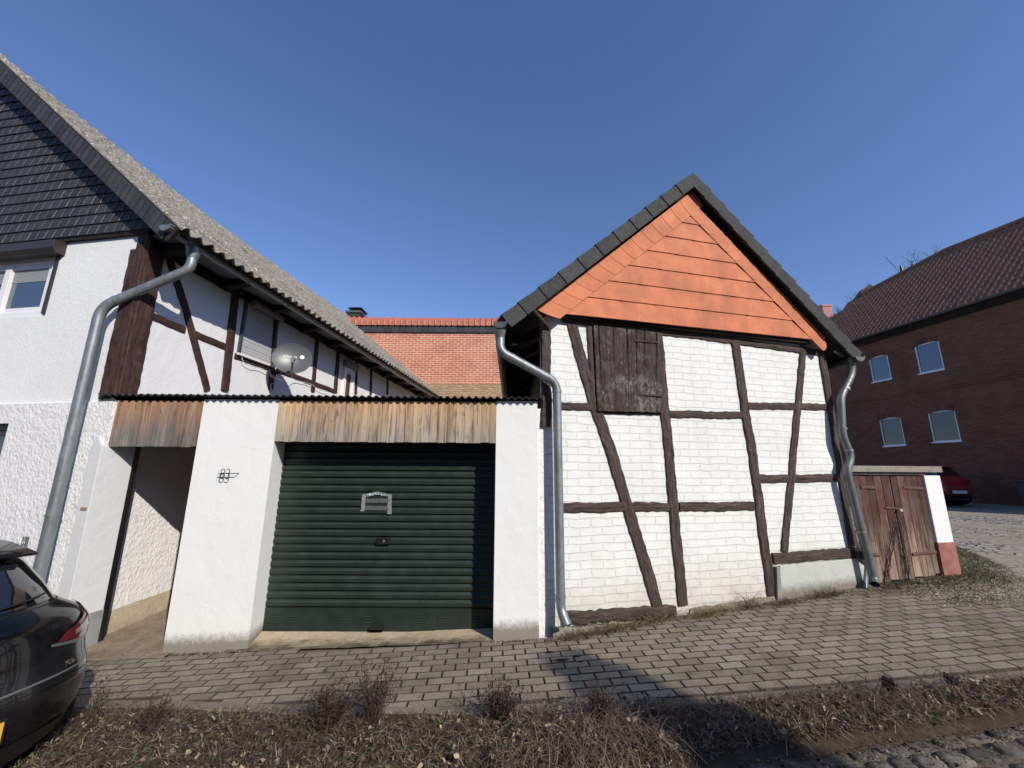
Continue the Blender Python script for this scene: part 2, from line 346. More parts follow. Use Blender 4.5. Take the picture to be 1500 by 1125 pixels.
# beams ---------------------------------------------------------------
def beam(mb,fr,pts,width,o0=-.02,o1=.02,jit=.005,ends=None,n_per=.05):
    """pts list of (s,z) centreline; irregular hewn edges; u runs along the beam"""
    P=[Vector((a,b)) for a,b in pts]; L=[0]
    for i in range(1,len(P)): L.append(L[-1]+(P[i]-P[i-1]).length)
    n=max(2,int(L[-1]/n_per)); rowsA=[];rowsB=[];us=[]
    uo=random.uniform(0,50)
    wl=random.uniform(0,9)
    for i in range(n+1):
        d=L[-1]*i/n; k=1
        while k<len(L)-1 and L[k]<d: k+=1
        a=P[k-1]; b=P[k]; t=(b-a).normalized(); q=a+t*(d-L[k-1]); nn=Vector((-t.y,t.x))
        wv=noise.noise(Vector((d*3,wl,0)))*jit*1.6
        wd=width if not callable(width) else width(d/L[-1])
        rowsA.append(q+nn*(wd/2+random.uniform(-jit,jit)+wv)); rowsB.append(q-nn*(wd/2+random.uniform(-jit,jit)-wv)); us.append(d)
    vs=[];fs=[];uvs=[]
    for i in range(n+1):
        a=rowsA[i];b=rowsB[i]; da=random.uniform(-.003,.003)
        vs+= [fr.P(a.x,a.y,o0),fr.P(a.x,a.y,o1-.006),fr.P(*(a*.93+b*.07),o1+da),fr.P(*(a*.5+b*.5),o1+.003+da),fr.P(*(a*.07+b*.93),o1+da),fr.P(b.x,b.y,o1-.006),fr.P(b.x,b.y,o0)]
    W=[-.02,.0,.01,width/2 if not callable(width) else .07,.12,.13,.16]
    for i in range(n):
        for k in range(6):
            fs.append([i*7+k,(i+1)*7+k,(i+1)*7+k+1,i*7+k+1]); uvs.append([(us[i]+uo,W[k]),(us[i+1]+uo,W[k]),(us[i+1]+uo,W[k+1]),(us[i]+uo,W[k+1])])
    fs.append(list(range(7))); uvs.append([(uo,w_) for w_ in W]); fs.append([n*7+k for k in range(7)][::-1]); uvs.append([(uo,w_) for w_ in W])
    # orient outward
    v0=Vector(vs[fs[2][0]]);v1=Vector(vs[fs[2][1]]);v2=Vector(vs[fs[2][2]])
    if (v1-v0).cross(v2-v0).dot(fr.n)<0: fs=[f[::-1] for f in fs]; uvs=[u[::-1] for u in uvs]
    mb.add(vs,fs,uvs)
    return mb
def pbeam(parent,fr,pxs,width,mat,o1=.02,jit=.005,name='timber_beam',o0=-.02):
    pts=[fr.px(x,y,o1) for x,y in pxs]; mb=MB(); beam(mb,fr,pts,width,o0,o1,jit)
    return mb.build(name,mat,parent)
def wall(mb,fr,s0,s1,z0,z1,holes=(),depth=.12,off=0,step=None):
    xs=sorted({s0,s1,*[h[0] for h in holes],*[h[1] for h in holes]}); zs=sorted({z0,z1,*[h[2] for h in holes],*[h[3] for h in holes]})
    fl=fr.t.cross(Vector((0,0,1))).dot(fr.n)<0
    def q(a,b,c,d): mb.add([a,b,c,d] if not fl else [d,c,b,a],[[0,1,2,3]])
    for i in range(len(xs)-1):
        for j in range(len(zs)-1):
            cx=(xs[i]+xs[i+1])/2; cz=(zs[j]+zs[j+1])/2
            if any(h[0]<cx<h[1] and h[2]<cz<h[3] for h in holes): continue
            q(fr.P(xs[i],zs[j],off),fr.P(xs[i+1],zs[j],off),fr.P(xs[i+1],zs[j+1],off),fr.P(xs[i],zs[j+1],off))
    for h in holes:
        a,b,c,d=h
        q(fr.P(a,c,off),fr.P(a,d,off),fr.P(a,d,off-depth),fr.P(a,c,off-depth))
        q(fr.P(b,d,off),fr.P(b,c,off),fr.P(b,c,off-depth),fr.P(b,d,off-depth))
        q(fr.P(a,c,off-depth),fr.P(b,c,off-depth),fr.P(b,c,off),fr.P(a,c,off))
        q(fr.P(a,d,off),fr.P(b,d,off),fr.P(b,d,off-depth),fr.P(a,d,off-depth))
    return mb
def smooth_path(pts,r=.08,n=5):
    pts=[Vector(p) for p in pts]; out=[pts[0]]
    for i in range(1,len(pts)-1):
        a,b,c=pts[i-1],pts[i],pts[i+1]; d1=(a-b); d2=(c-b); rr=min(r,d1.length*.45,d2.length*.45)
        p=b+d1.normalized()*rr; q=b+d2.normalized()*rr
        for k in range(n+1):
            t=k/n; out.append(p*(1-t)**2+b*2*t*(1-t)+q*t*t)
    out.append(pts[-1]); return out
def window(parent,fr,s0,s1,z0,z1,off,fm,gm,fw=.06,mull=0,label=None,blind=None,sash=True,bars=0):
    """frame with a pane; s0<s1"""
    mb=MB(); d=.05
    for a,b,c,e in ((s0,s1,z0,z0+fw),(s0,s1,z1-fw,z1),(s0,s0+fw,z0+fw,z1-fw),(s1-fw,s1,z0+fw,z1-fw)): mb.fbox(fr,a,b,c,e,off-d,off)
    if sash:
        k=fw*.85; e_=.018
        for a,b,c,e in ((s0+fw,s1-fw,z0+fw,z0+fw+k),(s0+fw,s1-fw,z1-fw-k,z1-fw),(s0+fw,s0+fw+k,z0+fw+k,z1-fw-k),(s1-fw-k,s1-fw,z0+fw+k,z1-fw-k)): mb.fbox(fr,a,b,c,e,off-d,off-e_)
    for i in range(mull):
        c=s0+(s1-s0)*(i+1)/(mull+1); mb.fbox(fr,c-fw*.6,c+fw*.6,z0+fw,z1-fw,off-d,off+.004)
    f=mb.build('window',fm,parent,bevel=.003,label=label)
    p=MB(); p.fbox(fr,s0+fw*.8,s1-fw*.8,z0+fw*.8,z1-fw*.8,off-d+.004,off-d+.014); p.build('pane',gm,f)
    if blind:
        b=MB(); zz=z1-fw
        nn=14
        for i in range(nn):
            h=(z1-z0)*blind/nn; b.fbox(fr,s0+fw*1.9,s1-fw*1.9,zz-h*(i+1)+.003,zz-h*i,off-d+.016,off-d+.02)
        b.build('blind',M['blind'],f)
    return f
# ================================================================== GROUND
mb=MB()
def axis(a,b,fine0,fine1,fs,cs):
    v=[];x=a
    while x<b:
        v.append(x); x+= fs if fine0<=x<fine1 else cs
    v.append(b); return v
xs=[-400,-120,-40,-20,-14]+axis(-10,20,-6,10,.25,1)+[26,40,120,400]; ys=[-400,-100,-40,-20,-12]+axis(-8,20,-1,8,.25,1)+[26,40,120,400]
vs=[(x,y,g(x,y)-.012) for y in ys for x in xs]; n=len(xs)
mb.add(vs,[[j*n+i,j*n+i+1,(j+1)*n+i+1,(j+1)*n+i] for j in range(len(ys)-1) for i in range(n-1)],None,1,True)
M['soil']=m_ground('dirt_and_gravel',(.12,.095,.065),(.22,.185,.14),None,6,.97,.02)
mb.build('ground',M['soil'],kind='structure')
# verge and kerb lines: where the block paving ends
T95=math.tan(R_(9.5))
def tabl(tab,x):
    if x<=tab[0][0]: return tab[0][1]
    for (a,b),(c,d) in zip(tab,tab[1:]):
        if x<=c:
            t=(x-a)/(c-a); t=t*t*(3-2*t)*.5+t*.5; return b+(d-b)*t
    return tab[-1][1]
def yverge(x): return tabl([(-6,3.62),(-3,3.40),(-1.7,3.24),(-.5,3.13),(1.4,3.10),(2.4,3.15),(3.6,3.20),(8,3.45)],x)
def yfac(x):
    if x<.36: return 4.3
    if x<4.35: return 4.33+(x-.36)*math.tan(aB)
    return 5.33+(x-4.35)*.17
# paving blocks -------------------------------------------------------
M['paver']=None
n=NB('grey_concrete_block_paving'); f=n.noise(n.pos(),70,5,.75); f2=n.noise(n.pos(),2.2,5,.65)
col=n.ramp(f,[(.3,(.165,.140,.105)),(.7,(.31,.268,.208))]); col=n.mix(col,(.13,.105,.072),n.math('MULTIPLY',n.ramp(f2,[(.42,0),(.72,1)]),.6))
tt=n.n('NewGeometry'); 
def spot(cx,cy,rx,ry):
    d=n.n('VectorMath',operation='SUBTRACT'); n.l(tt.outputs['Position'],d.inputs[0]); d.inputs[1].default_value=(cx,cy,0)
    m2=n.n('VectorMath',operation='MULTIPLY'); n.l(d.outputs[0],m2.inputs[0]); m2.inputs[1].default_value=(1/rx,1/ry,0)
    l=n.n('VectorMath',operation='LENGTH'); n.l(m2.outputs[0],l.inputs[0]); return n.math('LESS_THAN',n.math('ADD',l.outputs['Value'],n.math('MULTIPLY',n.noise(n.pos(),45,3,.7),1.5)),1.35)
for (px,py,rx,ry) in ((821,971,.10,.045),(845,967,.05,.03),(804,959,.07,.03),(850,975,.03,.02)):
    q=onZ(px,py,.12); col=n.mix(col,(.012,.01,.01),spot(q.x,q.y,rx,ry))
col=n.mix(col,(.09,.085,.05),n.math('MULTIPLY',n.ramp(n.noise(n.pos(),5.5,6,.75),[(.54,0),(.66,1)]),.45)); MP=n.out(n.tint(col),.93,n.bump(f,.003),0,.25)
mb=MB(); th=R_(3); ct,st=math.cos(th),math.sin(th); rj=random.Random(3)
row=0; v=2.2
blk=[]
while v<6.9:
    u=-5.6+(row%2)*.1+rj.uniform(-.004,.004)
    while u<9.5:
        cx=u*ct-v*st; cy=u*st+v*ct
        yv=yverge(cx); yf=yfac(cx)
        ok=yv+.12<cy<(yf-.03 if cx<.36 else yf+.02) if cx<4.5 else yv+.12<cy<yf-.18
        if cx>6.9+ (cy-4)*.6+rj.uniform(-.3,.3): ok=False
        if cx<-4.35 and cy>3.95: ok=cy<4.2
        if -3.3<cx<-.2 and cy>4.3-.07-.0*cx: ok=False
        if ok:
            a=.0972;b=.0468; k=rj.uniform(.80,1.12); tz=rj.uniform(-.0015,.0015)
            vs=[]
            for (e,zz) in ((0,-.03),(0,-.004),(.005,.0)):
                for sx,sy in ((-1,-1),(1,-1),(1,1),(-1,1)):
                    du=sx*(a-e)+rj.uniform(-.0012,.0012); dv=sy*(b-e)+rj.uniform(-.0012,.0012); x=cx+du*ct-dv*st; y=cy+du*st+dv*ct
                    vs.append((x,y,g(x,y)+.012+zz+tz+sx*.0008*rj.uniform(-1,1)))
            fs=[[8,9,10,11]]+[[4*r+i,4*r+(i+1)%4,4*r+4+(i+1)%4,4*r+4+i] for r in (0,1) for i in range(4)]
            mb.add(vs,fs[:1],None,(k,k*rj.uniform(.98,1.02),k*rj.uniform(.93,1.03))); mb.add(vs,fs[1:],None,.3)
        u+=.2015
    v+=.1015; row+=1
mb.build('pavement',MP,kind='structure')
# kerb stones laid flush along the verge (long slabs)
mb=MB(); x=-5.5
while x<8:
    L=.98; x1=x+L; y0=yverge(x);y1=yverge(x1); k=rj.uniform(.8,1.0)
    vs=[]
    for zz,e in ((-.05,0),(.010,0),(.014,.004)):
        for (xx,yy) in ((x+.004+e,y0+.02+e),(x1-.004-e,y1+.02+e),(x1-.004-e,y1+.115-e),(x+.004+e,y0+.115-e)): vs.append((xx,yy,g(xx,yy)+zz))
    mb.add(vs,[[8,9,10,11]]+[[4*r+i,4*r+(i+1)%4,4*r+4+(i+1)%4,4*r+4+i] for r in (0,1) for i in range(4)],None,k*.85); x=x1
mb.build('kerb',MP,kind='structure')
# verge soil -----------------------------------------------------------
M['verge']=m_ground('verge_soil_and_litter',(.065,.046,.03),(.21,.16,.105),(.11,.08,.05),30,.97,.03)
def ystreet(x): return tabl([(-3,2.2),(-.4,2.25),(.6,2.45),(1.4,2.62),(2.3,2.73),(3.3,2.84),(8,3.1)],x)
mb=MB()
def vp(i,j):
    x=-7+i*.08; a=ystreet(x)-.05; b=yverge(x)+.03; t=j/14; y=a+(b-a)*t
    return (x,y,g(x,y)+.006+.03*math.sin(math.pi*t)**.7+.02*noise.noise(Vector((x*4,y*4,0)))-.0)
mb.grid(vp,190,14); mb.build('verge_soil',M['verge'],kind='structure')
# cobbled street ---------------------------------------------------------
M['cobble']=m_ground('worn_granite_cobble',(.075,.068,.056),(.21,.192,.160),None,10,.8,.006)
mb=MB(); rr=random.Random(11); v=0
while v<5.2:
    u=-8+rr.uniform(0,.2); hw=rr.uniform(.048,.064)
    while u<9:
        lw=rr.uniform(.06,.10); cx=u+lw; cy=2.13-v
        yy=cy+(ystreet(cx)-2.19)+rr.uniform(-.008,.008)
        if cy>-2.9 and (cx*1.0>-7):
            k=rr.uniform(.55,1.15); base=g(cx,yy)-.006+rr.uniform(-.008,.005); rings=[]
            N=12; ph=rr.uniform(0,6)
            for (sc,zz) in ((1.0,-.02),(.97,.003),(.88,.010),(.5,.011)):
                for i in range(N):
                    a=2*math.pi*i/N; q=(abs(math.cos(a))**5+abs(math.sin(a))**5)**(-1/5)
                    jr=1+.13*math.sin(2*a+ph)*.6+.09*math.sin(3*a+ph*2)
                    x=cx+lw*.93*sc*q*math.cos(a)*jr; y=yy+hw*.9*sc*q*math.sin(a)*jr; rings.append((x,y,base+zz))
            fs=[[r*N+i,r*N+(i+1)%N,(r+1)*N+(i+1)%N,(r+1)*N+i] for r in range(3) for i in range(N)]+[[3*N+i for i in range(N)]]
            tl1,tl2=rr.uniform(-.05,.05),rr.uniform(-.06,.06); rings=[(p_[0],p_[1],p_[2]+(p_[0]-cx)*tl1+(p_[1]-yy)*tl2) for p_ in rings]; mb.add(rings,fs,None,(k,k*.99,k*.97),True)
        u+=2*lw+.008
    v+=2*hw+.006
mb.build('street',M['cobble'],kind='structure')
# rough cobbled yard beyond the gate --------------------------------------
n=NB('dusty_yard_cobbles'); vv=n.n('TexVoronoi',feature='DISTANCE_TO_EDGE'); vv.inputs['Scale'].default_value=5.5; n.l(n.pos(1,1.3,1),vv.inputs['Vector'])
f=n.noise(n.pos(),3,6,.7); f2=n.noise(n.pos(),.45,4,.6); edge=n.ramp(vv.outputs['Distance'],[(.03,0),(.13,1)])
msk=n.ramp(f2,[(.45,0),(.55,1)])
col=n.mix((.30,.26,.20),n.mix((.10,.09,.07),(.40,.37,.32),edge),n.math('MAXIMUM',n.math('MULTIPLY',msk,1),.25)); col=n.mix(col,(.16,.135,.1),n.math('MULTIPLY',n.ramp(f,[(.5,0),(.7,1)]),.6))
MY=n.out(col,.95,n.bump(n.math('ADD',n.math('MULTIPLY',edge,msk),n.math('MULTIPLY',f,.5)),.05),0,.2)
mb=MB()
def yp(i,j):
    x=5.0+i*.5; t=j/40; y0=max(3.9,yfac(x)+.05) if x<6.2 else yverge(x)+.15
    y=(4.9+(x-5)*.1)*(1-t)+30*t
    return (x,y,g(x,y)+.006+.02*noise.noise(Vector((x*.7,y*.7,2))))
mb.grid(yp,90,40); mb.build('yard',MY,kind='structure')

# ================================================================== GARAGE
ga=thing('garage','low white rendered garage with a dark green roller door and weathered board lintels','garage',(-1.9,4.45,g(-1.9,4.3)))
zt=2.45
def pillar(s0,s1,z0,name='pillar',d=.34,flare=.055,left=False,mat=None):
    mb=MB(); fr=GA; n_=14
    for i in range(n_):
        a=z0+(zt-z0)*i/n_; b=z0+(zt-z0)*(i+1)/n_
        fl=lambda z:0
        if left:
            q=[fr.P(s0,a),fr.P(s1,a),fr.P(s1-flare,a,-d),fr.P(s0,a,-d)]; r=[fr.P(s0,b),fr.P(s1,b),fr.P(s1-flare,b,-d),fr.P(s0,b,-d)]
        else:
            q=[fr.P(s0,a),fr.P(s1,a),fr.P(s1,a,-d),fr.P(s0,a,-d)]; r=[fr.P(s0,b),fr.P(s1,b),fr.P(s1,b,-d),fr.P(s0,b,-d)]
        mb.add(q+r,[[k,(k+1)%4,4+(k+1)%4,4+k] for k in range(4)])
    mb.poly([fr.P(s0,zt),fr.P(s1,zt),fr.P(s1-(flare if left else 0),zt,-d),fr.P(s0,zt,-d)])
    return mb.build(name,mat or M['plaster'],ga)
pillar(-3.326,-2.515,-.15,left=True)
pillar(-.167,.275,-.05)
mb=MB(); mb.prism([(.275,4.315,-.05),(.40,4.345,-.05),(.40,4.6,-.05),(.275,4.6,-.05)],(0,0,2.42)); mb.build('pillar_return',M['stucco'],ga)
# board lintels: individual boards
def lintel(s0,s1,z0,z1,mat,name,shape=None):
    mb=MB(); s=s0; r=random.Random(int(s0*10))
    while s<s1-.01:
        wv=min(r.uniform(.085,.10),s1-s); zz0=z0
        if shape: zz0=shape(s,z0)
        k=r.uniform(.82,1.15); mb.fbox(GA,s+.0015,s+wv-.0015,zz0+r.uniform(-.004,.004),z1,-.03,.0+r.uniform(-.002,.003),(k,k*r.uniform(.95,1.02),k*r.uniform(.9,1.04))); s+=wv
    return mb.build(name,mat,ga,bevel=.0015)
lintel(-4.33,-3.328,1.94,2.43,M['boards2'],'board_lintel',None)
lintel(-2.515,-.167,2.0,2.44,M['boards'],'board_lintel')
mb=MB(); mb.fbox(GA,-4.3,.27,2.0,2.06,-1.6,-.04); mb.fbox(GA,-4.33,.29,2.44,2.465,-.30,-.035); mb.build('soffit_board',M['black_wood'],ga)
# corrugated sheet roof
mb=MB(); pit=.0762; N=int((4.72)/pit*8)
def cr(i,j):
    x=-4.42+i*4.74/N; y=4.3-.07+j*(3.6/10); z=2.487+.012*math.cos(2*math.pi*(x+4.42)/pit)-.0*(y-4.3)-.035*((x+4.4)/4.7)*.3
    return (x,y,z+(y-4.23)*.01)
mb.grid(cr,N,10)
def cr2(i,j):
    p=cr(i,10-j); return (p[0],p[1],p[2]-.006)
mb.grid(cr2,N,10)
mb.grid(lambda i,j:(cr(i,0)[0],cr(i,0)[1],cr(i,0)[2]-.006*(1-j)),N,1)
mb.build('corrugated_roof',M['corr'],ga)
# second (upper) sheet edge with pale worn crests behind the first
# shadow-side facing of garage
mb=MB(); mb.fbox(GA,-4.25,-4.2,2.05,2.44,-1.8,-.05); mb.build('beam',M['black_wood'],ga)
# roller door
DY=4.62; DF=Frame((0,DY),(1,0),(0,-1))
prof=[]; z=.30; zt_=2.12
k=.0775
while z<zt_:
    prof+= [(z,.0),(z+.016,.0),(z+.020,.022),(z+.054,.022),(z+.068,.005)]; z+=k
prof.append((z,0))
mb=MB(); 
for i in range(len(prof)-1):
    (z0,o0),(z1,o1)=prof[i],prof[i+1]
    mb.add([DF.P(-2.62,z0,o0),DF.P(-.15,z0,o0),DF.P(-.15,z1,o1),DF.P(-2.62,z1,o1)],[[0,1,2,3]],None,(2.0,1.7,1.85) if (o0>.02 and o1<.01) else (.55 if o1>o0 else 1))  # rib tops tinted lighter as highlight and dust, undersides darker as shade
mb.fbox(DF,-2.62,-.15,.09,.30,-.02,.016); mb.fbox(DF,-2.62,-.15,.075,.095,-.02,.024)
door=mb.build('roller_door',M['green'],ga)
# right guide channel and vents
mb=MB(); mb.fbox(DF,-.20,-.167,.08,2.1,-.02,.035); mb.build('guide_rail',M['green2'],door)
mb=MB(); mb.fbox(DF,-2.64,-2.60,.08,2.1,-.02,.03); mb.build('guide_rail',M['green2'],door)
for cx in (-2.47,-2.25,-1.71,-1.48,-.93,-.71,-.36):
    mb=MB()
    for i in range(3): mb.fbox(DF,cx-.045,cx+.045,.165+i*.025,.165+i*.025+.009,.016,.026)
    mb.build('vent',M['green2'],door)
a,z=DF.px(562,792,.02); mb=MB(); mb.fbox(DF,a-.07,a+.075,z-.037,z+.035,.010,.045); o=mb.build('lock_plate',M['black'],door,bevel=.006)
mb=MB(); mb.tube([DF.P(a+.01,z,.045),DF.P(a+.01,z,.052)],.012); mb.build('lock_cylinder',M['zinc'],o)
a,z=DF.px(552,922,.03); mb=MB(); mb.fbox(DF,a-.07,a+.07,z-.01,z+.012,.02,.07); mb.fbox(DF,a-.07,a+.07,z-.01,z+.035,.055,.07); mb.build('handle',M['black'],door,bevel=.004)
# taped peep window
wr=MB(); A=lambda x,y,o=.024: DF.pt(x,y,o)
def strip(mb,p,q,wd,o=.024,n_=8,seed=0):
    """crumpled tape from px p to px q"""
    r=random.Random(seed); a=Vector(DF.px(*p,o)); b=Vector(DF.px(*q,o)); t=(b-a).normalized(); nn=Vector((-t.y,t.x)); vs=[]
    for i in range(n_+1):
        c=a+(b-a)*i/n_
        for sgn in (-1,0,1): 
            e=c+nn*(wd/2*sgn+r.uniform(-.002,.002)); vs.append(DF.P(e.x,e.y,o+r.uniform(-.002,.004)))
    fs=[[i*3+k,i*3+k+1,(i+1)*3+k+1,(i+1)*3+k] for i in range(n_) for k in (0,1)]
    if (Vector(vs[1])-Vector(vs[0])).cross(Vector(vs[3])-Vector(vs[0])).dot(DF.n)<0: fs=[f[::-1] for f in fs]
    mb.add(vs,fs)
mb=MB(); mb.poly([A(535,727,.021),A(533,751,.021),A(568,752,.021),A(569,727,.021)]); M['film']=m_plain('cloudy_plastic_film',(.10,.11,.105),.18,0,30,.3); fw=mb.build('peep_window',M['film'],door)
for i,(p,q,wd) in enumerate((((533.5,724),(531,749),.042),((571.3,724),(570.3,753),.044),((537,725.5),(553,722),.03),((553,722),(568,725.5),.03))):
    mb=MB(); strip(mb,p,q,wd,.026+.001*i,8,i); mb.build('tape_strip',M['tape'],fw)
# concrete ramp
mb=MB()
def rp(i,j):
    t=j/8; x0=-2.57-(1-t)*.16; x1=-.15; x=x0+(x1-x0)*i/30; y=4.62-(1-t)*.36+.02*noise.noise(Vector((x*3,0,0)))*(1-t)
    zb=g(x,4.25)+.014; return (x,y,zb*(1-t)+(.083)*t+.003*noise.noise(Vector((x*8,y*8,0))) if zb<.083 else zb+.0*t-.002)
rq=random.Random(4)
for jj in range(8):
    for ii in range(60):
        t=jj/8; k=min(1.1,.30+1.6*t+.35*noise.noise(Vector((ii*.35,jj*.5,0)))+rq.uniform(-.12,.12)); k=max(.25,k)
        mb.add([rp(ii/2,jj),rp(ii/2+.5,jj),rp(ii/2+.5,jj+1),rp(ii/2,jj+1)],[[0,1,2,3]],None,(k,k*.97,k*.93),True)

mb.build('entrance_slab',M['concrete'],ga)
# dark inside
mb=MB(); mb.fbox(GA,-2.7,-.1,.02,2.46,-.5,-.48); mb.build('back_panel',M['black'],ga)
# house number: wrought figures on a bar, standing off the pillar
def txt(s,size,mat,parent,pos,xdir,ydir,ext=.003,name='lettering',label=None,font_off=0,align='CENTER'):
    cu=bpy.data.curves.new('t','FONT'); cu.body=s; cu.size=size; cu.extrude=ext; cu.align_x=align; cu.align_y='CENTER'; cu.offset=font_off; cu.resolution_u=3
    to=bpy.data.objects.new('t',cu); COL.objects.link(to); bpy.context.view_layer.update()
    me=to.evaluated_get(bpy.context.evaluated_depsgraph_get()).to_mesh()
    xd=Vector(xdir).normalized(); yd=Vector(ydir).normalized(); zd=xd.cross(yd)
    mb=MB(); vs=[Vector(pos)+xd*v.co.x+yd*v.co.y+zd*v.co.z for v in me.vertices]; fs=[list(p.vertices) for p in me.polygons]
    bpy.data.objects.remove(to)
    mb.add(vs,fs); return mb.build(name,mat,parent,label=label)
hn=thing('house_number','wrought iron house number 83 on a thin bar, standing off the white pillar','house number',(-3.05,4.3,1.66))
def stroke(pts,r=.0055):
    return [GA.P(a,b,.05) for a,b in pts]
c0,cz=GA.px(331,694,.05); dl=.055
cx=c0-.035
def arc(cx,cz,rx,rz,a0,a1,n_=16): return [(cx+rx*math.cos(R_(a0+(a1-a0)*i/n_)),cz+rz*math.sin(R_(a0+(a1-a0)*i/n_))) for i in range(n_+1)]
mb=MB(); mb.tube(stroke(arc(cx,cz+.025,.020,.022,-90,270)),.0042,8); mb.tube(stroke(arc(cx,cz-.025,.023,.025,90,450)),.0042,8); mb.build('figure',M['iron'],hn)
cx2=cx+.056
mb=MB(); mb.tube(stroke(arc(cx2-.005,cz+.025,.020,.022,130,-80)),.0042,8); mb.tube(stroke(arc(cx2-.005,cz-.025,.023,.025,85,-140)),.0042,8); mb.build('figure',M['iron'],hn)
mb=MB(); mb.tube([GA.P(cx-.045,cz,.05),GA.P(cx2+.075,cz+.004,.05)],.004,8); mb.tube([GA.P(cx2+.075,cz+.004,.05),GA.P(cx2+.078,cz+.004,-.01)],.004,8); mb.tube([GA.P(cx-.03,cz,.05),GA.P(cx-.03,cz,-.01)],.003,8); mb.build('bar',M['iron'],hn)

# ================================================================== BARN
ba=thing('half_timbered_barn','small white brick half-timbered barn with an orange slated gable and dark verge tiles','barn',(2.3,4.9,g(2.3,4.8)))
WB=4.03
# facade wall
zpl=lambda s: 3.30
mb=MB(); 
mb.prism([BA.P(0,-.2),BA.P(WB,-.2),BA.P(WB,3.42),BA.P(WB/2+.15,5.2),BA.P(0,3.42)],BA.n*-.16)
# gable part stays behind the cladding
mb.build('brick_wall',M['brickw'],ba)
# sides
mb=MB(); mb.prism([(.38,4.5,0),(.52,4.5,0),(.52,9.5,0),(.38,9.5,0)],(0,0,3.42)); mb.build('side_wall',M['black_wood'],ba); mb=MB(); q=BA.P(WB,0); mb.prism([(q.x-.02,q.y+.05,0),(q.x-.16,q.y+.05,0),(q.x-.16,q.y+4,0),(q.x-.02,q.y+4,0)],(0,0,3.42)); mb.build('side_wall',M['black_wood'],ba)
BT=M['timber']
pb=lambda pxs,w_,o1=.02,jit=.006: pbeam(ba,BA,pxs,w_,BT,o1,jit)
pb([(838,474),(871,590),(900,672),(965,890)],.125,.024)
pb([(864,476),(870,580)],.065,.02)
pb([(824,467),(1000,489),(1206,517)],.085,.018)
pb([(965,487),(976,605),(986.5,728),(1002,887)],.115,.026)
pb([(816,594.5),(866,596)],.085,.019)
pb([(876,604.5),(968,606)],.025,.016)
pb([(982,606),(1090,608)],.085,.021)
pb([(820,744),(917,742.5)],.10,.020); pb([(926,743),(982,743)],.095,.019,.008); pb([(996,742.5),(1106,741)],.10,.02)
pb([(1078,498),(1094,603),(1103,660),(1132,873)],.115,.026)
pb([(1095,594),(1167,594.5)],.085,.019); pb([(1173,595),(1216,596.5)],.085,.019)
pb([(1109,700.5),(1158,700.5)],.095,.019); pb([(1163,700.5),(1232,700)],.095,.019)
pb([(1179,507),(1161,692),(1150,808)],.095,.024)
pb([(1206,522),(1230,670),(1250,800)],.10,.028)
pb([(826,908),(880,902),(930,898),(991,896)],.105,.045,.012)
pb([(1134,818.5),(1200,813),(1262,809)],.115,.03)
pb([(801,482),(801,625)],.105,.03)
# protruding tie end by right corner
mb=MB(); a,z=BA.px(1254,812,.03); mb.fbox(BA,a-.03,a+.05,z-.045,z+.045,.03,.09); mb.build('tie_end',BT,ba,bevel=.006)
# plinths
def gpoly(pxs,o): return [BA.pt(x,y,o) for x,y in pxs]
mb=MB(); mb.prism(gpoly([(1143,829),(1266,817),(1269,872),(1141,900)],.035),BA.n*-.04); mb.build('plinth',M['plinth'],ba,bevel=.01,label='pale green-grey rendered plinth')
def gz(s): 
    p=BA.P(s,0); return g(p.x,p.y)
mb=MB(); r=random.Random(4); top=[];bot=[]
for i in range(41):
    s=.03+i*(3.03-.03)/40; zt2=BA.px(826+i*7.9,(917 if i<21 else 905-(i-21)*1.1),.05)[1] if i<21 else gz(s)+.055
    top.append((s,zt2+r.uniform(-.012,.012)))
for i in range(40):
    (s0,z0),(s1,z1)=top[i],top[i+1]; d=.05 if i<20 else .014
    mb.add([BA.P(s0,gz(s0)-.05,d+.05),BA.P(s1,gz(s1)-.05,d+.05),BA.P(s1,z1,d),BA.P(s0,z0,d),BA.P(s0,z0,0),BA.P(s1,z1,0)],[[0,1,2,3],[3,2,5,4]])
M['foot']=m_plaster('crumbling_white_footing',(.60,.58,.52),30,.012,9,.04,dirt_z=.20); mb.build('footing',M['foot'],ba)
# mossy cement filler beside post 4
mb=MB(); mb.prism(gpoly([(1138,831),(1143,830),(1147,880),(1146,893),(1140,893)],.055),BA.n*-.05); mb.build('cement_patch',M['concrete_g'],ba,bevel=.006)
# hatch ----------------------------------------------------------------
hx=[(869,476),(972,488),(970,604),(876,602)]
TL,TR,BR,BL=[Vector(BA.px(x,y,.05)) for x,y in hx]
L=lambda u,v: (TL*(1-u)+TR*u)*(1-v)+(BL*(1-u)+BR*u)*v
hat=None; us=[0,.075,.27,.47,.60,.72,.90,1.0]
base=MB(); c=[BA.P(*L(u,v),.03) for u,v in ((0,0),(1,0),(1,1),(0,1))]; base.prism(c,BA.n*-.03); hat=base.build('hatch',M['black_wood'],ba)
for i in range(len(us)-1):
    e=.006; d=.05+random.uniform(-.004,.006); b0=L(us[i]+e,.0);b1=L(us[i+1]-e,.0);b2=L(us[i+1]-e,1);b3=L(us[i]+e,1)
    mb=MB(); beam(mb,BA,[tuple((b3+b2)/2),tuple((b0+b1)/2)],(b1-b0).length,.02,d,.0025); mb.build('board',M['hatch'],hat)
for (p,q) in (((930,499),(962,501)),((936,578),(969,580))):
    mb=MB(); a=Vector(BA.px(*p,.06));b=Vector(BA.px(*q,.06)); beam(mb,BA,[tuple(a),tuple(b)],.028,.05,.065,.001); mb.build('strap_hinge',BT,hat)
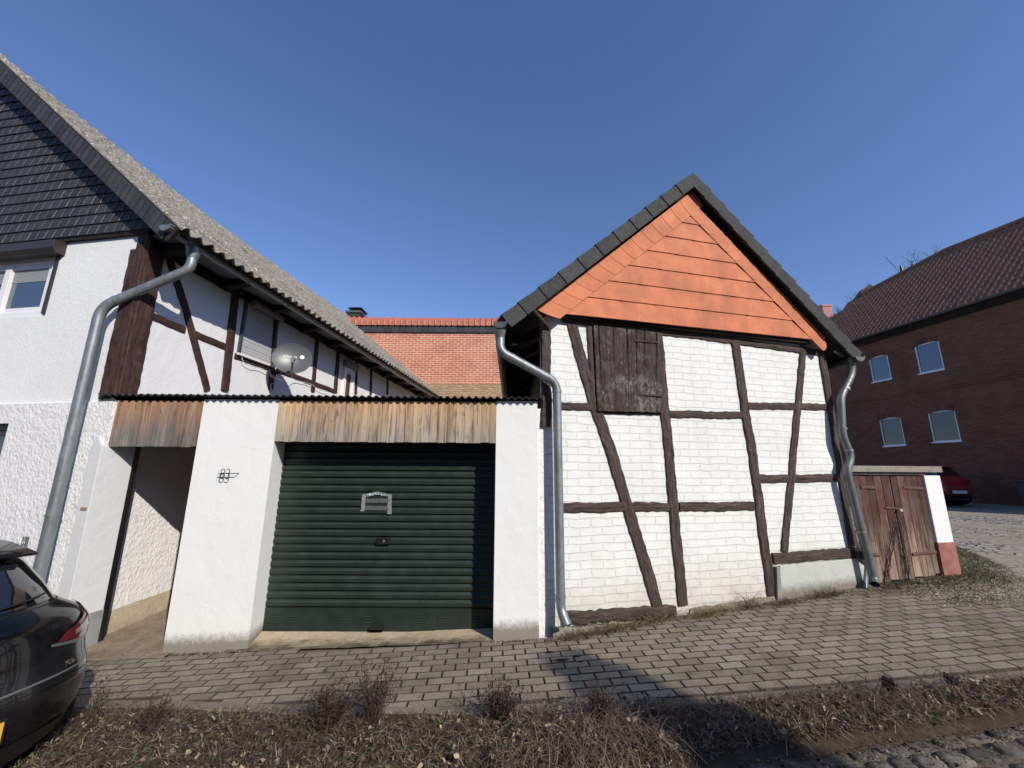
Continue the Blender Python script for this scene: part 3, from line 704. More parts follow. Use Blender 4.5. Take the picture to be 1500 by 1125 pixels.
# cladding ---------------------------------------------------------------
O=.12
bl=[Vector(BA.px(x,y,O)) for x,y in ((828,461),(1010.7,316.7),(1192,502))]      # field triangle
rows=[bl[0].y]
pl=[(1130,360),(1030,442),(935,522),(833,600),(725,685),(605,775),(480,862)]
rz=sorted([BA.px(700+a/3.75,230+b/3.75,O)[1] for a,b in pl]); zb=min(bl[0].y,bl[2].y)
pitch=(rz[-1]-rz[0])/6; zbase=rz[0]
def tri_x(z):
    l=bl[0]+(bl[1]-bl[0])*((z-bl[0].y)/(bl[1].y-bl[0].y)); r_=bl[2]+(bl[1]-bl[2])*((z-bl[2].y)/(bl[1].y-bl[2].y)); return l.x,r_.x
mb=MB(); rr=random.Random(5)
for j in range(8):
    z0=zbase+j*pitch; z1=z0+pitch+.03
    l,r_=tri_x(max(z0,zb)); l1,r1=tri_x(z1)
    if z0>bl[1].y-.02: break
    n_=max(1,int((r_-l)/.22))
    # plates overlap from left to right with a rounded right edge
    x=l; k=0
    while x<r_-.005:
        xe=min(r_+.0,x+.222); pts=[]
        t0=rr.uniform(.90,1.08); lift=.012+ (.004 if k%2 else 0)
        # outline clipped to the triangle
        topL=max(x-.0,tri_x(z1)[0]) ; 
        right=[]
        for q in range(7):
            zz=z0+(z1-z0)*q/6; bulge=.022*math.sin(math.pi*min(1,q/5)) if xe<r_-.01 else 0
            rx=min(xe+bulge+.006,tri_x(zz)[1]); lx=max(x-.01,tri_x(zz)[0]); right.append((zz,max(lx,min(rx,tri_x(zz)[1])),lx))
        vs=[]
        for zz,rx,lx in right:
            o=O-.002+lift*(1-(zz-z0)/(z1-z0)) - .0022*( (k%2))
            vs+= [BA.P(lx,zz,o-.001),BA.P(max(rx,lx+.001),zz,o+.0012)]
        fs=[[2*q,2*q+1,2*q+3,2*q+2] for q in range(6)]
        b0=len(vs); vs+= [BA.P(right[0][2],z0,O-.012),BA.P(right[0][1],z0,O-.012)]
        fs.append([b0,b0+1,1,0])
        # right thin edge
        vs2=[BA.P(rx,zz,O-.006) for zz,rx,lx in right]; b1=len(vs); vs+=vs2
        fs+=[[2*q+1,b1+q,b1+q+1,2*q+3] for q in range(6)]
        mb.add(vs,fs,None,(t0,t0*rr.uniform(.97,1.03),t0)); x=xe; k+=1
clad=mb.build('slate_cladding',M['orange'],ba)
# backing
mb=MB(); mb.prism([BA.P(p.x,p.y,.085) for p in (bl[0],bl[2],bl[1])],BA.n*-.08)
mb.build('cladding_backing',M['black_wood'],ba)
def edge_strip(a,b,a2,b2,n_,flip,name):
    """a->b inner line bottom->top ; a2->b2 outer line; plates with curved lower edge"""
    mb=MB()
    for i in range(n_):
        t0=i/n_; t1=(i+1)/n_+.8/n_
        vs=[]; nu=8; nv=5; k=rr.uniform(.92,1.1)
        for jv in range(nv+1):
            for iu in range(nu+1):
                u=iu/nu; sag=(1-math.cos(u*math.pi/2)) if not flip else (1-math.cos(u*math.pi/2))
                sh_=sag*.36/n_ if not flip else (-.28*math.sin(math.pi*min(1,u*1.15))+.1*u)/n_
                tt_=t0+(t1-t0)*jv/nv+sh_*(1-jv/nv)
                pi_=a+(b-a)*tt_; po=a2+(b2-a2)*tt_
                p=po*(1-u)+pi_*u if not flip else pi_*(1-u)+po*u
                vs.append(BA.P(p.x,p.y,O+.012+.006*(1-jv/nv)))
        fs=[[jv*(nu+1)+iu,jv*(nu+1)+iu+1,(jv+1)*(nu+1)+iu+1,(jv+1)*(nu+1)+iu] for jv in range(nv) for iu in range(nu)]
        # lower lip
        b0=len(vs); vs+=[Vector(vs[iu])-BA.n*.010 for iu in range(nu+1)]
        fs+=[[b0+iu,b0+iu+1,iu+1,iu] for iu in range(nu)]
        v0,v1,v2=vs[0],vs[1],vs[nu+2]
        if (v1-v0).cross(v2-v0).dot(BA.n)<0: fs=[f[::-1] for f in fs]
        mb.add(vs,fs,None,(k,k,k),False)
    return mb.build(name,M['orange'],ba)
PX=lambda x,y,o=O: Vector(BA.px(x,y,o))
tl=bl[1]
d=(bl[1]-bl[0]).normalized(); nn=Vector((-d.y,d.x)); wl=.24
edge_strip(bl[0]+d*-.16,bl[1]+d*.12,bl[0]+nn*wl+d*-.24,bl[1]+nn*wl+d*.22,14,False,'edge_slates')
d2=(bl[1]-bl[2]).normalized(); n2=Vector((d2.y,-d2.x)); wr_=.19
edge_strip(bl[2]+d2*-.16,bl[1]+d2*.15,bl[2]+n2*wr_+d2*-.10,bl[1]+n2*wr_+d2*.15,16,True,'edge_slates')
# small grey metal end piece at the right foot
mb=MB(); mb.prism([BA.P(*BA.px(x,y,O+.03),O+.03) for x,y in ((1229,507),(1243,515),(1238,522),(1233,522),(1222,515))],BA.n*-.02); mb.build('flashing',M['galv'],ba)
# verge tiles -----------------------------------------------------------
OV=.22
VA=Vector(BA.px(1015,253,OV)); VLn=Vector(BA.px(735,463,OV)); VRn=Vector(BA.px(1261,518,OV))
def verge(a,b,n_,name):
    """a eave end, b apex: cap tiles: front drop and top face back to the roof"""
    d=(b-a); dn=d.normalized(); dr=.155
    mb=MB(); r=random.Random(9)
    perp=Vector((-dn.y,dn.x)); perp=perp if perp.y<0 else -perp
    for i in range(n_):
        t0=i/n_-.02*(i>0); t1=(i+1)/n_; k=r.uniform(.85,1.12)
        lo=.010; hi=.0   # each tile lifts over the one below
        def Q(t,off,drop,lift): 
            p=a+d*t+perp*(drop-lift); return BA.P(p.x,p.y,off)
        for (oo,l0,l1) in ((0,.016,.0),):
            vs=[Q(t0,OV,dr,.0)+BA.n*.014,Q(t1,OV,dr,0),Q(t1,OV,0,0),Q(t0,OV,0,.016)+BA.n*.014,
                Q(t1,-.05,0,0),Q(t0,-.05,0,.016),Q(t0,OV-.025,dr,0)+BA.n*.014,Q(t1,OV-.025,dr,0)]
            fs=[[0,1,2,3],[3,2,4,5],[0,6,7,1],[0,3,5,6]]
            vv=[Vector(v) for v in vs]
            if (vv[1]-vv[0]).cross(vv[2]-vv[0]).dot(BA.n)<0: fs=[f[::-1] for f in fs]
            mb.add(vs,fs,None,(k,k,k))
            mb.add([Q(t0,OV,dr,0)+BA.n*.014,Q(t0,OV,0,.016)+BA.n*.014,Q(t0,OV-.05,0,.016),Q(t0,OV-.05,dr,0)],[[0,1,2,3]],None,k)
        # nail
        p=a+d*(t0+.12/n_*1)+perp*.06
        if r.random()<.7:
            c=BA.P(p.x,p.y,OV+.014); mb.tube([c,c+BA.n*.006],.006,6,col=(4,4,4))
    o=mb.build(name,M['vtile'],ba); return o
verge(VLn,VA,11,'verge_tiles'); verge(VRn,VA,12,'verge_tiles')
# roof planes behind (ridge and eaves run straight back)
def rooflip(a,b,name):
    mb=MB(); dn=(b-a).normalized(); n_=Vector((-dn.y,dn.x)); n_=n_ if n_.y>0 else -n_
    A0=BA.P(a.x,a.y,OV-.02);B0=BA.P(b.x,b.y,OV-.02)
    back=Vector((0,5.6,0)); th_=Vector((0,0,-.05))
    dz=Vector((0,0,-.03)); A0+=dz;B0+=dz
    mb.add([A0,B0,B0+back,A0+back,A0+th_,B0+th_,B0+back+th_,A0+back+th_],[[0,1,2,3],[4,7,6,5],[0,4,5,1],[1,5,6,2],[2,6,7,3],[3,7,4,0]])
    # rafters under the overhang
    return mb.build(name,M['vtile'],ba)
rooflip(VLn,VA,'roof'); rooflip(VRn,VA,'roof')
mb=MB()
for (a,b) in ((VLn,VA),(VRn,VA)):
    dd=(b-a); pp=Vector((0,-.10))
    p=a+dd*.02+pp;q=b+pp
    mb.prism([BA.P(p.x,p.y,OV-.05),BA.P(q.x,q.y,OV-.05),BA.P(q.x,q.y-.06,OV-.05),BA.P(p.x,p.y-.06,OV-.05)],BA.n*-.04)
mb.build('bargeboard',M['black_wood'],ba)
# left eave: fascia, rafter tails, dark boarding
gl=BA.pt(733,470,OV)   # gutter front end
xg=gl.x; 
mb=MB()
for i in range(8):
    y=4.55+i*.62; mr=MB(); mr.box((xg+.30,y,3.26),(.26,0,.13),(0,.04,0),(0,0,.05)); mr.build('rafter_tail',M['black_wood'],ba)
mb.box((xg+.10,6.9,3.25),(.012,0,0),(0,2.75,0),(0,0,.09)); mb.build('fascia',M['black_wood'],ba)
# pale boards on the side wall by the corner
mb=MB()
for i,y in enumerate((4.43,4.56)): mb.box((.366,y,2.9),(.012,0,0),(0,.055,0),(0,0,.36))
mb.build('side_board',M['white_wood'],ba)
mb=MB(); mb.tube([BA.P(.05,3.29,.03),BA.P(-.22,3.44,.20)],.035,4); mb.build('eave_strut',M['timber'],ba)
# gutters -----------------------------------------------------------------
def gutter(parent,p,q,r=.065,name='gutter',mat=None,caps=(1,1),brackets=0,side=None):
    p=Vector(p);q=Vector(q); t=(q-p).normalized(); h=Vector((t.y,-t.x,0)).normalized(); mb=MB(); N=12; vs=[]
    L=(q-p).length
    for e in (p,q):
        for rad in (r,r-.006):
            for i in range(N+1):
                a=math.pi*i/N; vs.append(e+h*math.cos(a)*rad-Vector((0,0,1))*math.sin(a)*rad)
    n1=N+1
    fs=[]
    for i in range(N):
        fs.append([i,i+1,2*n1+i+1,2*n1+i]); fs.append([n1+i,3*n1+i,3*n1+i+1,n1+i+1])
    mb.add(vs,fs,None,1,True)
    mb.add([vs[0],vs[n1],vs[3*n1],vs[2*n1]],[[0,1,2,3]]); mb.add([vs[N],vs[n1+N],vs[3*n1+N],vs[2*n1+N]],[[3,2,1,0]])
    for c,e in zip(caps,(0,2)):
        if c: mb.add([vs[e*n1+i] for i in range(N+1)],[list(range(N+1))])
    for e in (h*r,):
        mb.tube([p+e,q+e],.011,8); mb.tube([p-e,q-e],.005,6)
    o=mb.build(name,mat or M['zinc'],parent)
    for i in range(brackets):
        c=p+t*(L*(i+.5)/brackets); b=MB()
        arcp=[c+h*math.cos(math.pi*k/10)*(r+.004)-Vector((0,0,1))*math.sin(math.pi*k/10)*(r+.004) for k in range(11)]
        for k in range(10):
            b.box((arcp[k]+arcp[k+1])/2,(arcp[k+1]-arcp[k])/2,t*.013,(arcp[k+1]-arcp[k]).normalized().cross(t)*.002)
        b.build('bracket',mat or M['zinc'],o)
    return o
def pipe(parent,pts,r=.05,name='downpipe',mat=None,collars=(),rad=.09,open_end=True):
    P=smooth_path(pts,rad,6); mb=MB(); mb.tube(P,r,16,cap=False); 
    # open mouth
    mb.tube(P[::-1],r-.004,16,cap=False)
    mb2=mb
    a=P[-1]; 
    mb.add([p for p in [Vector(v) for v in mb.v[:0]]],[]) if False else None
    o=mb.build(name,mat or M['zinc'],parent)
    for (p,t) in collars:
        c=MB(); t=Vector(t).normalized(); c.tube([Vector(p)-t*.012,Vector(p)+t*.012],r+.005,16); c.build('collar',M['zinc'],o)
    return o
bgt=gutter(ba,(xg,gl.y-.03,gl.z-.02),(xg,9.8,gl.z-.05),.068,mat=M['zinc_d'],brackets=6)
# hopper and swan-neck at the left
hop=MB(); hc=Vector((xg+.0,gl.y+.13,gl.z-.09))
hop.tube([Vector((xg-.0,gl.y+.0,gl.z-.10)),Vector((xg-.005,gl.y+.02,gl.z-.19))],[.062,.045],14); hop.build('hopper',M['zinc'],bgt)
vx=[BA.P(*BA.px(815,610,.13),.13),BA.P(*BA.px(819,760,.13),.13),BA.P(*BA.px(822,890,.13),.13)]
ctr=BA.px(818,700,.13)[0]
p0=Vector((xg,gl.y+.02,gl.z-.16)); p1=Vector((xg+.0,gl.y+.01,gl.z-.33)); p2=BA.P(ctr,BA.px(812,560,.13)[1],.13); p3=BA.P(ctr,BA.px(822,893,.13)[1],.13); p4=BA.P(ctr+.03,BA.px(822,917,.2)[1],.21)
pipe(ba,[p0,p1,p2,p3,p4],.046,collars=[(p2-Vector((0,0,.10)),(0,0,1)),(p3+Vector((0,0,.12)),(0,0,1)),(p1+(p2-p1)*.2,p2-p1),(p1+(p2-p1)*.85,p2-p1)],rad=.11)
# right downpipe
XR=WB+.12
gr=BA.pt(1250,524,.20)
gutter(ba,gr+Vector((.05,-.05,0)),gr+Vector((.05,5,0)),.06,mat=M['zinc_d'])
offr=.14
def RP(x,y,o=offr): return BA.pt(x,y,o)
pts=[RP(1247,524,.16),RP(1248,548),RP(1231,582),RP(1234,640),RP(1247,668),RP(1240,690),RP(1261,775),RP(1280,848,.16),RP(1282,856,.20)]
pipe(ba,pts,.046,rad=.10,collars=[(RP(1239,570),RP(1248,548)-RP(1231,582)),(RP(1243,660),(0,0,1)),(RP(1262,779),(0,0,1)),(RP(1234,628),(0,0,1))],mat=m_zinc('mid_zinc',(.16,.18,.175),.45))
mb=MB(); a=BA.P(WB+.05,.9,.02); mb.tube([RP(1257,812,.06),RP(1268,826,.03),RP(1267,850,.03),RP(1266,864,.05)],.035,10); mb.build('ground_pipe',M['zinc'],ba)
# ================================================================== LEFT HOUSE
lh=thing('farmhouse','white rendered half-timbered house with a slate hung gable and grey lichened roof','house',(-5.5,5.5,g(-5.5,5)))
ZL=LF.px(160,589)[1]; ZG=LF.px(150,346,.02)[1]
ws,wz=LF.px(66,462,.0); we=ws+1.52; wt=LF.px(95,372)[1]
mb=MB(); wall(mb,LF,0,6.5,ZL-.02,ZG+.1,[(ws,we,wz,wt)],.09); mb.build('front_wall',M['plaster_up'],lh)
lw_s,lw_z=LF.px(13,620,.03); 
mb=MB(); wall(mb,LF,-.03,6.5,-.6,ZL,[(lw_s,lw_s+1.1,lw_z-1.15,lw_z)],.12,.03)
mb.add([LF.P(-.03,-.6,.03),LF.P(-.03,-.6,-.1),LF.P(-.03,ZL,-.1),LF.P(-.03,ZL,.03)],[[0,1,2,3]])
mb.add([LF.P(.0,ZL,.03),LF.P(6.5,ZL,.03),LF.P(6.5,ZL+.012,0),LF.P(0,ZL+.012,0)],[[0,1,2,3]]); mb.build('lower_wall',M['stucco'],lh)
window(lh,LF,ws+.05,we,wz,wt,-.02,M['white'],M['glass_b'],.075,1,blind=.30)
mb=MB(); mb.fbox(LF,ws+.0,ws+.048,wz+.02,wt,-.08,.015); mb.build('guide_rail',M['brown_al'],lh)
bs,bz=LF.px(80,350,.13); bz2=LF.px(80,361,.13)[1]
mb=MB(); mb.prism([LF.P(bs,bz,.13),LF.P(bs,bz2,.13),LF.P(bs,bz2-.05,.10),LF.P(bs,bz2-.05,0),LF.P(bs,bz+.03,0)],LF.t*1.72); mb.build('roller_shutter_box',M['brown_al'],lh,bevel=.004)
window(lh,LF,lw_s,lw_s+1.1,lw_z-1.15,lw_z,-.04,M['brown_al'],M['glass'],.07,1)
jz=[(-.037,-.35),(.105,-.35),(.105,1.93),(.07,2.03),(.035,2.045),(.0,1.985),(-.037,1.945)]
mb=MB(); mb.prism([LF.P(a,b,.055) for a,b in jz],LF.n*-.33); jb=mb.build('gate_jamb',M['jamb'],lh,bevel=.004)
mb=MB(); mb.prism([LF.P(-.04,-.3,.058),LF.P(.108,-.3,.058),LF.P(.108,.20,.058),LF.P(-.04,.29,.058)],LF.n*-.335); mb.build('grey_base',m_plain('grey_base_paint',(.26,.27,.265),.9,0,6,.2),jb)
mb=MB(); mb.prism([(-4.50,4.59,-.3),(-4.235,4.59,-.3),(-4.235,4.66,-.3),(-4.50,4.66,-.3)],(0,0,2.35)); mb.build('dark_gap_strip',M['black'],lh)  # added black strip, draws the dark gap between jamb and side wall
mb=MB(); r0=LF.px(148,745,.04); mb.fbox(LF,-.02,.05,r0[1]-.012,r0[1]+.012,.055,.066); mb.build('latch_plate',m_plain('brass_plate',(.4,.33,.15),.5,.3),lh)
# side wall
ZS=LS.px(340,425,.02)[1]
sw0=LS.px(352,520,.0); 
mb=MB(); wall(mb,LS,.02,11.5,2.3,ZS+.28); mb.build('side_wall',M['plaster_side'],lh)
mb=MB(); wall(mb,LS,.25,11.5,-.4,2.42,(),.1,-.20); mb.build('side_lower_wall',M['stucco'],lh)
mb=MB(); r=random.Random(2)
def plg(i,j):
    s=.28+i*.1; z0=g(-4.2,4.3+s)+.20+.02*s+.012*noise.noise(Vector((s*4,0,0)))
    t=j/4; return LS.P(s,(-.3)*(1-t)+z0*t,-.165 if j<4 else -.198)
mb.grid(plg,60,4); mb.build('plinth',M['plinth_side'],lh)
TL_=M['timber_l']
lb=lambda fr,pxs,w_,o1=.02,jit=.004,name='timber_beam',mat=None: pbeam(lh,fr,pxs,w_,mat or TL_,o1,jit,name)
# corner post
cs=LF.px(176,470,.03)[0]; c_s=LS.px(220,470,.02)[0]
mb=MB(); beam(mb,LF,[(.095,ZL+.03),(.095,ZG-.22)],.21,-.02,.03,.006); mb.build('corner_post',TL_,lh)
mb=MB(); beam(mb,LF,[(.07,ZG-.22),(.07,ZG+.02)],.155,-.02,.022,.005); mb.build('corner_post',TL_,lh)
mb=MB(); s1=LS.px(205,560,.02)[0]; beam(mb,LS,[(s1/2-.01,ZL+.03),(s1/2-.01,ZS+.1)],s1,-.02,.03,.006); mb.build('corner_post',TL_,lh)
lb(LS,[(250,380),(277,465.6),(305,572)],.10,.022)
lb(LS,[(347,428),(339,500),(331,572)],.13,.03)
lb(LS,[(222,461),(272,483)],.09,.018); lb(LS,[(284,488),(336,510)],.09,.018)
lb(LS,[(345,521),(398,539)],.09,.02); lb(LS,[(406,541),(490,573)],.09,.02)
lb(LS,[(405,470),(398,570)],.12,.024); lb(LS,[(466,494),(459,574)],.11,.024); lb(LS,[(497,513),(492,575)],.13,.026)
lb(LS,[(523,531),(522,577)],.10,.024); lb(LS,[(545,542),(543.5,578)],.10,.024); lb(LS,[(568.6,556),(568,578)],.12,.024)
mb=MB(); beam(mb,LS,[(.2,ZS+.03),(11.4,ZS+.03)],.15,-.02,.035,.004); mb.build('wall_plate',M['black_wood'],lh)
mb=MB(); beam(mb,LS,[(.25,ZL+.02),(3.2,ZL+.06)],.12,-.02,.02,.01); mb.build('timber_beam',TL_,lh)
# shuttered window on the side
a0,z0_=LS.px(349,517,.03); a1,_=LS.px(400,532,.03); z1_=LS.px(357,443,.03)[1]
mb=MB(); nn_=17
for i in range(nn_):
    h=(z1_-z0_)/nn_; mb.fbox(LS,a0+.04,a1-.04,z0_+h*i+.004,z0_+h*(i+1),.0,.012+.004*(i%2)); 
so_=mb.build('roller_shutter',M['shutter'],lh)
mb=MB(); mb.fbox(LS,a0,a0+.04,z0_,z1_+.05,.0,.04); mb.fbox(LS,a1-.04,a1,z0_,z1_+.05,0,.04); mb.build('guide_rail',M['zinc_d'],so_)
mb=MB(); mb.fbox(LS,a0-.02,a1+.03,z0_-.03,z0_,0,.06); mb.build('sill',M['white'],so_)
mb=MB(); mb.tube([LS.P(a0+.1,z1_+.05,.07),LS.P(a1+.02,z1_+.05,.07)],.055,12); mb.build('shutter_box',M['white_wood'],so_)
a2,z2=LS.px(503,560,.03); a3,_=LS.px(518,565,.03)
window(lh,LS,a2,a3,z2-.6,LS.px(505,536,.03)[1],.045,M['white'],m_plain('brown_door_panel',(.07,.03,.022),.5),.07,0)
mb=MB(); mb.fbox(LS,a2-.03,a3+.05,LS.px(505,536,.03)[1],LS.px(505,536,.03)[1]+.16,0,.10); mb.build('roller_shutter_box',M['white_wood'],lh)
# roof -----------------------------------------------------------------------
OFV=.20
RA=LF.px(-68,23,OFV); RE=LF.px(262,333,OFV)
RA=(RE[0]+(RA[0]-RE[0])*.915,RE[1]+(RA[1]-RE[1])*.915)
A3=LF.P(*RA,OFV); E3=LF.P(*RE,OFV)
sd_=Vector((KS,1,0)).normalized(); 
up=(A3-E3); Lr=up.length; upn=up.normalized(); rn=sd_.cross(upn); rn=rn if rn.z>0 else -rn
mb=MB(); NV=int(12/.15*8); NU=44
E0=E3+Vector((.0,0,0))-upn*.06
def rf(i,j):
    v=12*i/NV; u=(Lr+.06)*j/NU
    st=(u/.31)%1.0; wv=.027*math.sin(2*math.pi*v/.165)
    sag=-.28*math.sin(math.pi*(v/12)**.75)*math.sin(math.pi/2*min(1,u/Lr))
    return E0+sd_*v+upn*u+rn*(.002+wv+.024*(1-st)+sag*.5+.014*noise.noise(Vector((v*9,u*9,0)))+.008*noise.noise(Vector((v*31,u*31,4))))
NU=int(Lr/.04)
mb.grid(rf,NV,NU); 
mb.grid(lambda i,j:Vector(rf(i,0))-rn*(.0+.014*(1-j)),NV,1)
def rf2(i,j): return Vector(rf(NV-i,j*NU))-rn*(.03 if j else .014)
mb.grid(rf2,NV,1); 
# near edge
mb.grid(lambda i,j: Vector(rf(0,i))-rn*(.03*(1-j)),NU,1)
mb.build('roof',M['old_tile'],lh)
mb=MB(); # far roof slope
A4=A3+sd_*12; o_=LF.t*4.0+Vector((0,0,-3.3))
mb.grid(lambda i,j: Vector(rf(i*8,NU))-rn*.02+o_*j,NV//8,1); mb.build('roof_back_slope',M['old_tile'],lh)
# roof board below / soffit
mb=MB(); q=[E3+sd_*.35-rn*.03,A3+sd_*.35-rn*.2,A4-rn*.2,E3+sd_*12-rn*.03]; mb.prism(q,-rn*.03); mb.build('roof_boarding',M['black_wood'],lh)
gp=LS.px(262,342,.50)
zg=gp[1]
mb=MB(); 
mb.prism([LS.P(0.02,ZS+.10,.0),LS.P(0.02,zg+.02,.42),LS.P(.02,zg+.05,.42),LS.P(.02,ZS+.14,0)],sd_*11.4); mb.build('soffit',M['white_wood'],lh)
mb=MB()
for i in range(12):
    s=.12+i*.93; mb=MB()
    mb.prism([LS.P(s,ZS-.06,.0),LS.P(s,zg-.03,.40),LS.P(s,zg+.06,.42),LS.P(s,ZS+.14,0)],sd_*.12); mb.build('rafter_tail',M['black_wood'],lh)
gt=gutter(lh,LS.P(gp[0]-.17,zg,.50),LS.P(10.6,zg-.04,.50),.07,mat=M['zinc'],brackets=13)
# gable slates ---------------------------------------------------------------
vs_dir=(Vector(RA)-Vector(RE)); vd=vs_dir.normalized(); vp_=Vector((vd.y,-vd.x)); vp_=vp_ if vp_.y<0 else -vp_
bot0=Vector(RE)+vp_*.02
def sline(z): # s on the verge line at height z
    return RE[0]+(z-RE[1])*(RA[0]-RE[0])/(RA[1]-RE[1])
mb=MB(); rr=random.Random(8); pz=.139; sw_=.128; j=0
zrow=ZG+.015
while zrow<RA[1]-.1:
    s=sline(zrow+pz)-.02+rr.uniform(0,.02)+(j%2)*.05; 
    while s<6.4:
        k=rr.uniform(.8,1.2); e=.0; H_=pz+.03
        # outline: s increases to the LEFT; the visible cut edge is on the left, leaning
        cur=[]
        for q in range(6):
            t=q/5; cur.append((s-.045*t+.022*math.sin(math.pi*t)*(-1)*-1*.5, zrow+pz*t))
        cur2=[(a+sw_,b) for a,b in cur]
        vs=[]
        for (a,b),(c,d_) in zip(cur,cur2):
            t=(b-zrow)/pz; o=.05+.012*(1-t); vs+=[LF.P(a,b,o),LF.P(c+.004,d_,o-.004)]
        fs=[[2*q,2*q+1,2*q+3,2*q+2] for q in range(5)]
        v0,v1,v2=vs[0],vs[1],vs[3]
        if (v1-v0).cross(v2-v0).dot(LF.n)<0: fs=[f[::-1] for f in fs]
        mb.add(vs,fs,None,(k,k,k*1.03))
        # lower lip
        mb.add([LF.P(cur[0][0],zrow,.062),LF.P(cur2[0][0],zrow,.058),LF.P(cur2[0][0],zrow,.05),LF.P(cur[0][0],zrow,.05)],[[0,1,2,3]],None,k*.5)
        # pale worn edge
        ve=[]
        wk=rr.uniform(.004,.008)
        for i_,(a,b) in enumerate(cur[:5]):
            t=(b-zrow)/pz; o=.0515+.012*(1-t)+.001; ve+=[LF.P(a-.001,b,o),LF.P(a+wk,b,o)]
        fe=[[2*q,2*q+1,2*q+3,2*q+2] for q in range(4)]
        if (ve[1]-ve[0]).cross(ve[3]-ve[0]).dot(LF.n)<0: fe=[f[::-1] for f in fe]
        ke=rr.uniform(5,11); mb.add(ve,fe,None,(ke,ke,ke))
        s+=sw_
    zrow+=pz; j+=1
mb.build('slate_cladding',M['slate'],lh)
mb=MB(); mb.prism([LF.P(sline(ZG)+.10,ZG-.0,.045),LF.P(6.5,ZG,.045),LF.P(6.5,RA[1]-.1,.045),LF.P(RA[0]+.12,RA[1]-.1,.045)],LF.n*-.05); mb.build('gable_wall',M['slate'],lh)
mb=MB(); mb.prism([LF.P(.0,ZG-.03,.035),LF.P(6.5,ZG-.03,.035),LF.P(6.5,ZG+.012,.045),LF.P(0,ZG+.012,.045)],LF.n*-.035); mb.build('drip_board',M['black_wood'],lh)
# verge slate strip facing the street
mb=MB(); L_=vs_dir.length; n_=int(L_/.105); rr=random.Random(12)
for i in range(1,n_):
    t0=i*.105; k=rr.uniform(.95,1.5); lean=.05
    P2=lambda t,w_,o: LF.P(*(Vector(RE)+vd*t+vp_*w_),o)
    vs=[P2(t0+.0,.015,OFV+.016),P2(t0+.112,.015,OFV+.008),P2(t0+.112-lean*.4,.10,OFV+.008),P2(t0+.112-lean,.215,OFV+.008),P2(t0-lean,.215,OFV+.016),P2(t0-lean*.4,.10,OFV+.016)]
    f=[[0,1,2,5],[5,2,3,4]]
    if (vs[1]-vs[0]).cross(vs[2]-vs[0]).dot(LF.n)<0: f=[q[::-1] for q in f]
    b=[Vector(v)-LF.n*.010 for v in (vs[0],vs[5],vs[4],vs[3])]
    mb.add(vs+b,f+[[0,5,7,6],[5,4,8,7],[4,3,9,8]],None,(k,k,k*1.03))
mb.prism([P2(-.02,.0,OFV+.005),P2(L_,.0,OFV+.005),P2(L_,.20,OFV+.005),P2(-.02,.20,OFV+.005)],LF.n*-.03,.5)
mb.build('verge_slates',M['slate'],lh)
mb=MB(); 
mb.prism([P2(-.02,.06,OFV-.025),P2(L_,.06,OFV-.025),P2(L_,.06,.05),P2(-.02,.06,.05)],LF.n*0+Vector((0,0,-.02))); mb.build('verge_soffit',M['black_wood'],lh)
# gutter elbow and downpipe
ho=LS.px(284,366,.50); hp=LS.P(ho[0],zg-.06,.50)
mb=MB(); mb.tube([hp+Vector((0,0,.0)),hp-Vector((0,0,.13))],[.085,.058],14); mb.build('hopper',M['zinc'],gt)
vs0=LF.px(104,640,.15)[0]
top=LF.P(vs0,LF.px(142,450,.15)[1],.15); bo=LF.P(vs0,g(-5,4)+.02,.15)
pp=[hp-Vector((0,0,.08)),hp-Vector((0,0,.27)),top,bo]
pipe(lh,pp,.052,rad=.14,mat=M['zinc'],collars=[(LF.P(vs0,LF.px(87,755,.15)[1],.15),(0,0,1)),(pp[1]+(pp[2]-pp[1])*.28,pp[2]-pp[1]),(pp[1]+(pp[2]-pp[1])*.84,pp[2]-pp[1])])
# marker plate ------------------------------------------------------------------
s_,z_=LF.px(37,795,.035); mk=MB(); mk.fbox(LF,s_-.035,s_+.035,z_-.06,z_+.06,.03,.048)
mo=mk.build('marker_plate',m_plain('grey_marker_plastic',(.11,.12,.125),.5),None,bevel=.006,org=LF.P(s_,z_,.03))
tag(mo,'small dark grey utility marker plate screwed to the rough wall left of the downpipe','marker plate')
txt('H',.05,M['white'],mo,LF.P(s_,z_+.005,.049),-LF.t,(0,0,1),.001,'figure'); txt('2',.03,M['white'],mo,LF.P(s_,z_+.042,.049),-LF.t,(0,0,1),.001,'figure'); txt('38',.03,M['white'],mo,LF.P(s_,z_-.038,.049),-LF.t,(0,0,1),.001,'figure')
# satellite dish ------------------------------------------------------------------
dc=LS.pt(428,525,.50); sdsh=thing('satellite_dish','oval grey satellite dish with white lettering on the timbered side wall above the garage','satellite dish',dc)
dn_=Vector((.50,-1,.16)).normalized(); dx_=Vector((0,0,1)).cross(dn_).normalized(); dx_=-dx_ if dx_.x<0 else dx_; dy_=dn_.cross(dx_); dy_=dy_ if dy_.z>0 else -dy_
RW,RHh=.285,.255
mb=MB(); NR,NA=8,40
def dp(r_,a,off=0): return dc+dx_*RW*r_*math.cos(a)+dy_*RHh*r_*math.sin(a)-dn_*(.055*(1-r_*r_)-off)
vs=[];fs=[]
for k_,off in ((1,0),(-1,-.006)):
    b=len(vs)
    for i in range(NR+1):
        for q in range(NA): vs.append(dp(i/NR,2*math.pi*q/NA,off))
    for i in range(NR):
        for q in range(NA):
            f=[b+i*NA+q,b+(i+1)*NA+q,b+(i+1)*NA+(q+1)%NA,b+i*NA+(q+1)%NA]; fs.append(f if k_>0 else f[::-1])
v0,v1,v2=[Vector(vs[k]) for k in fs[NA*4][:3]]
if (v1-v0).cross(v2-v0).dot(dn_)<0: fs=[f[::-1] for f in fs]
mb.add(vs,fs,None,1,True); 
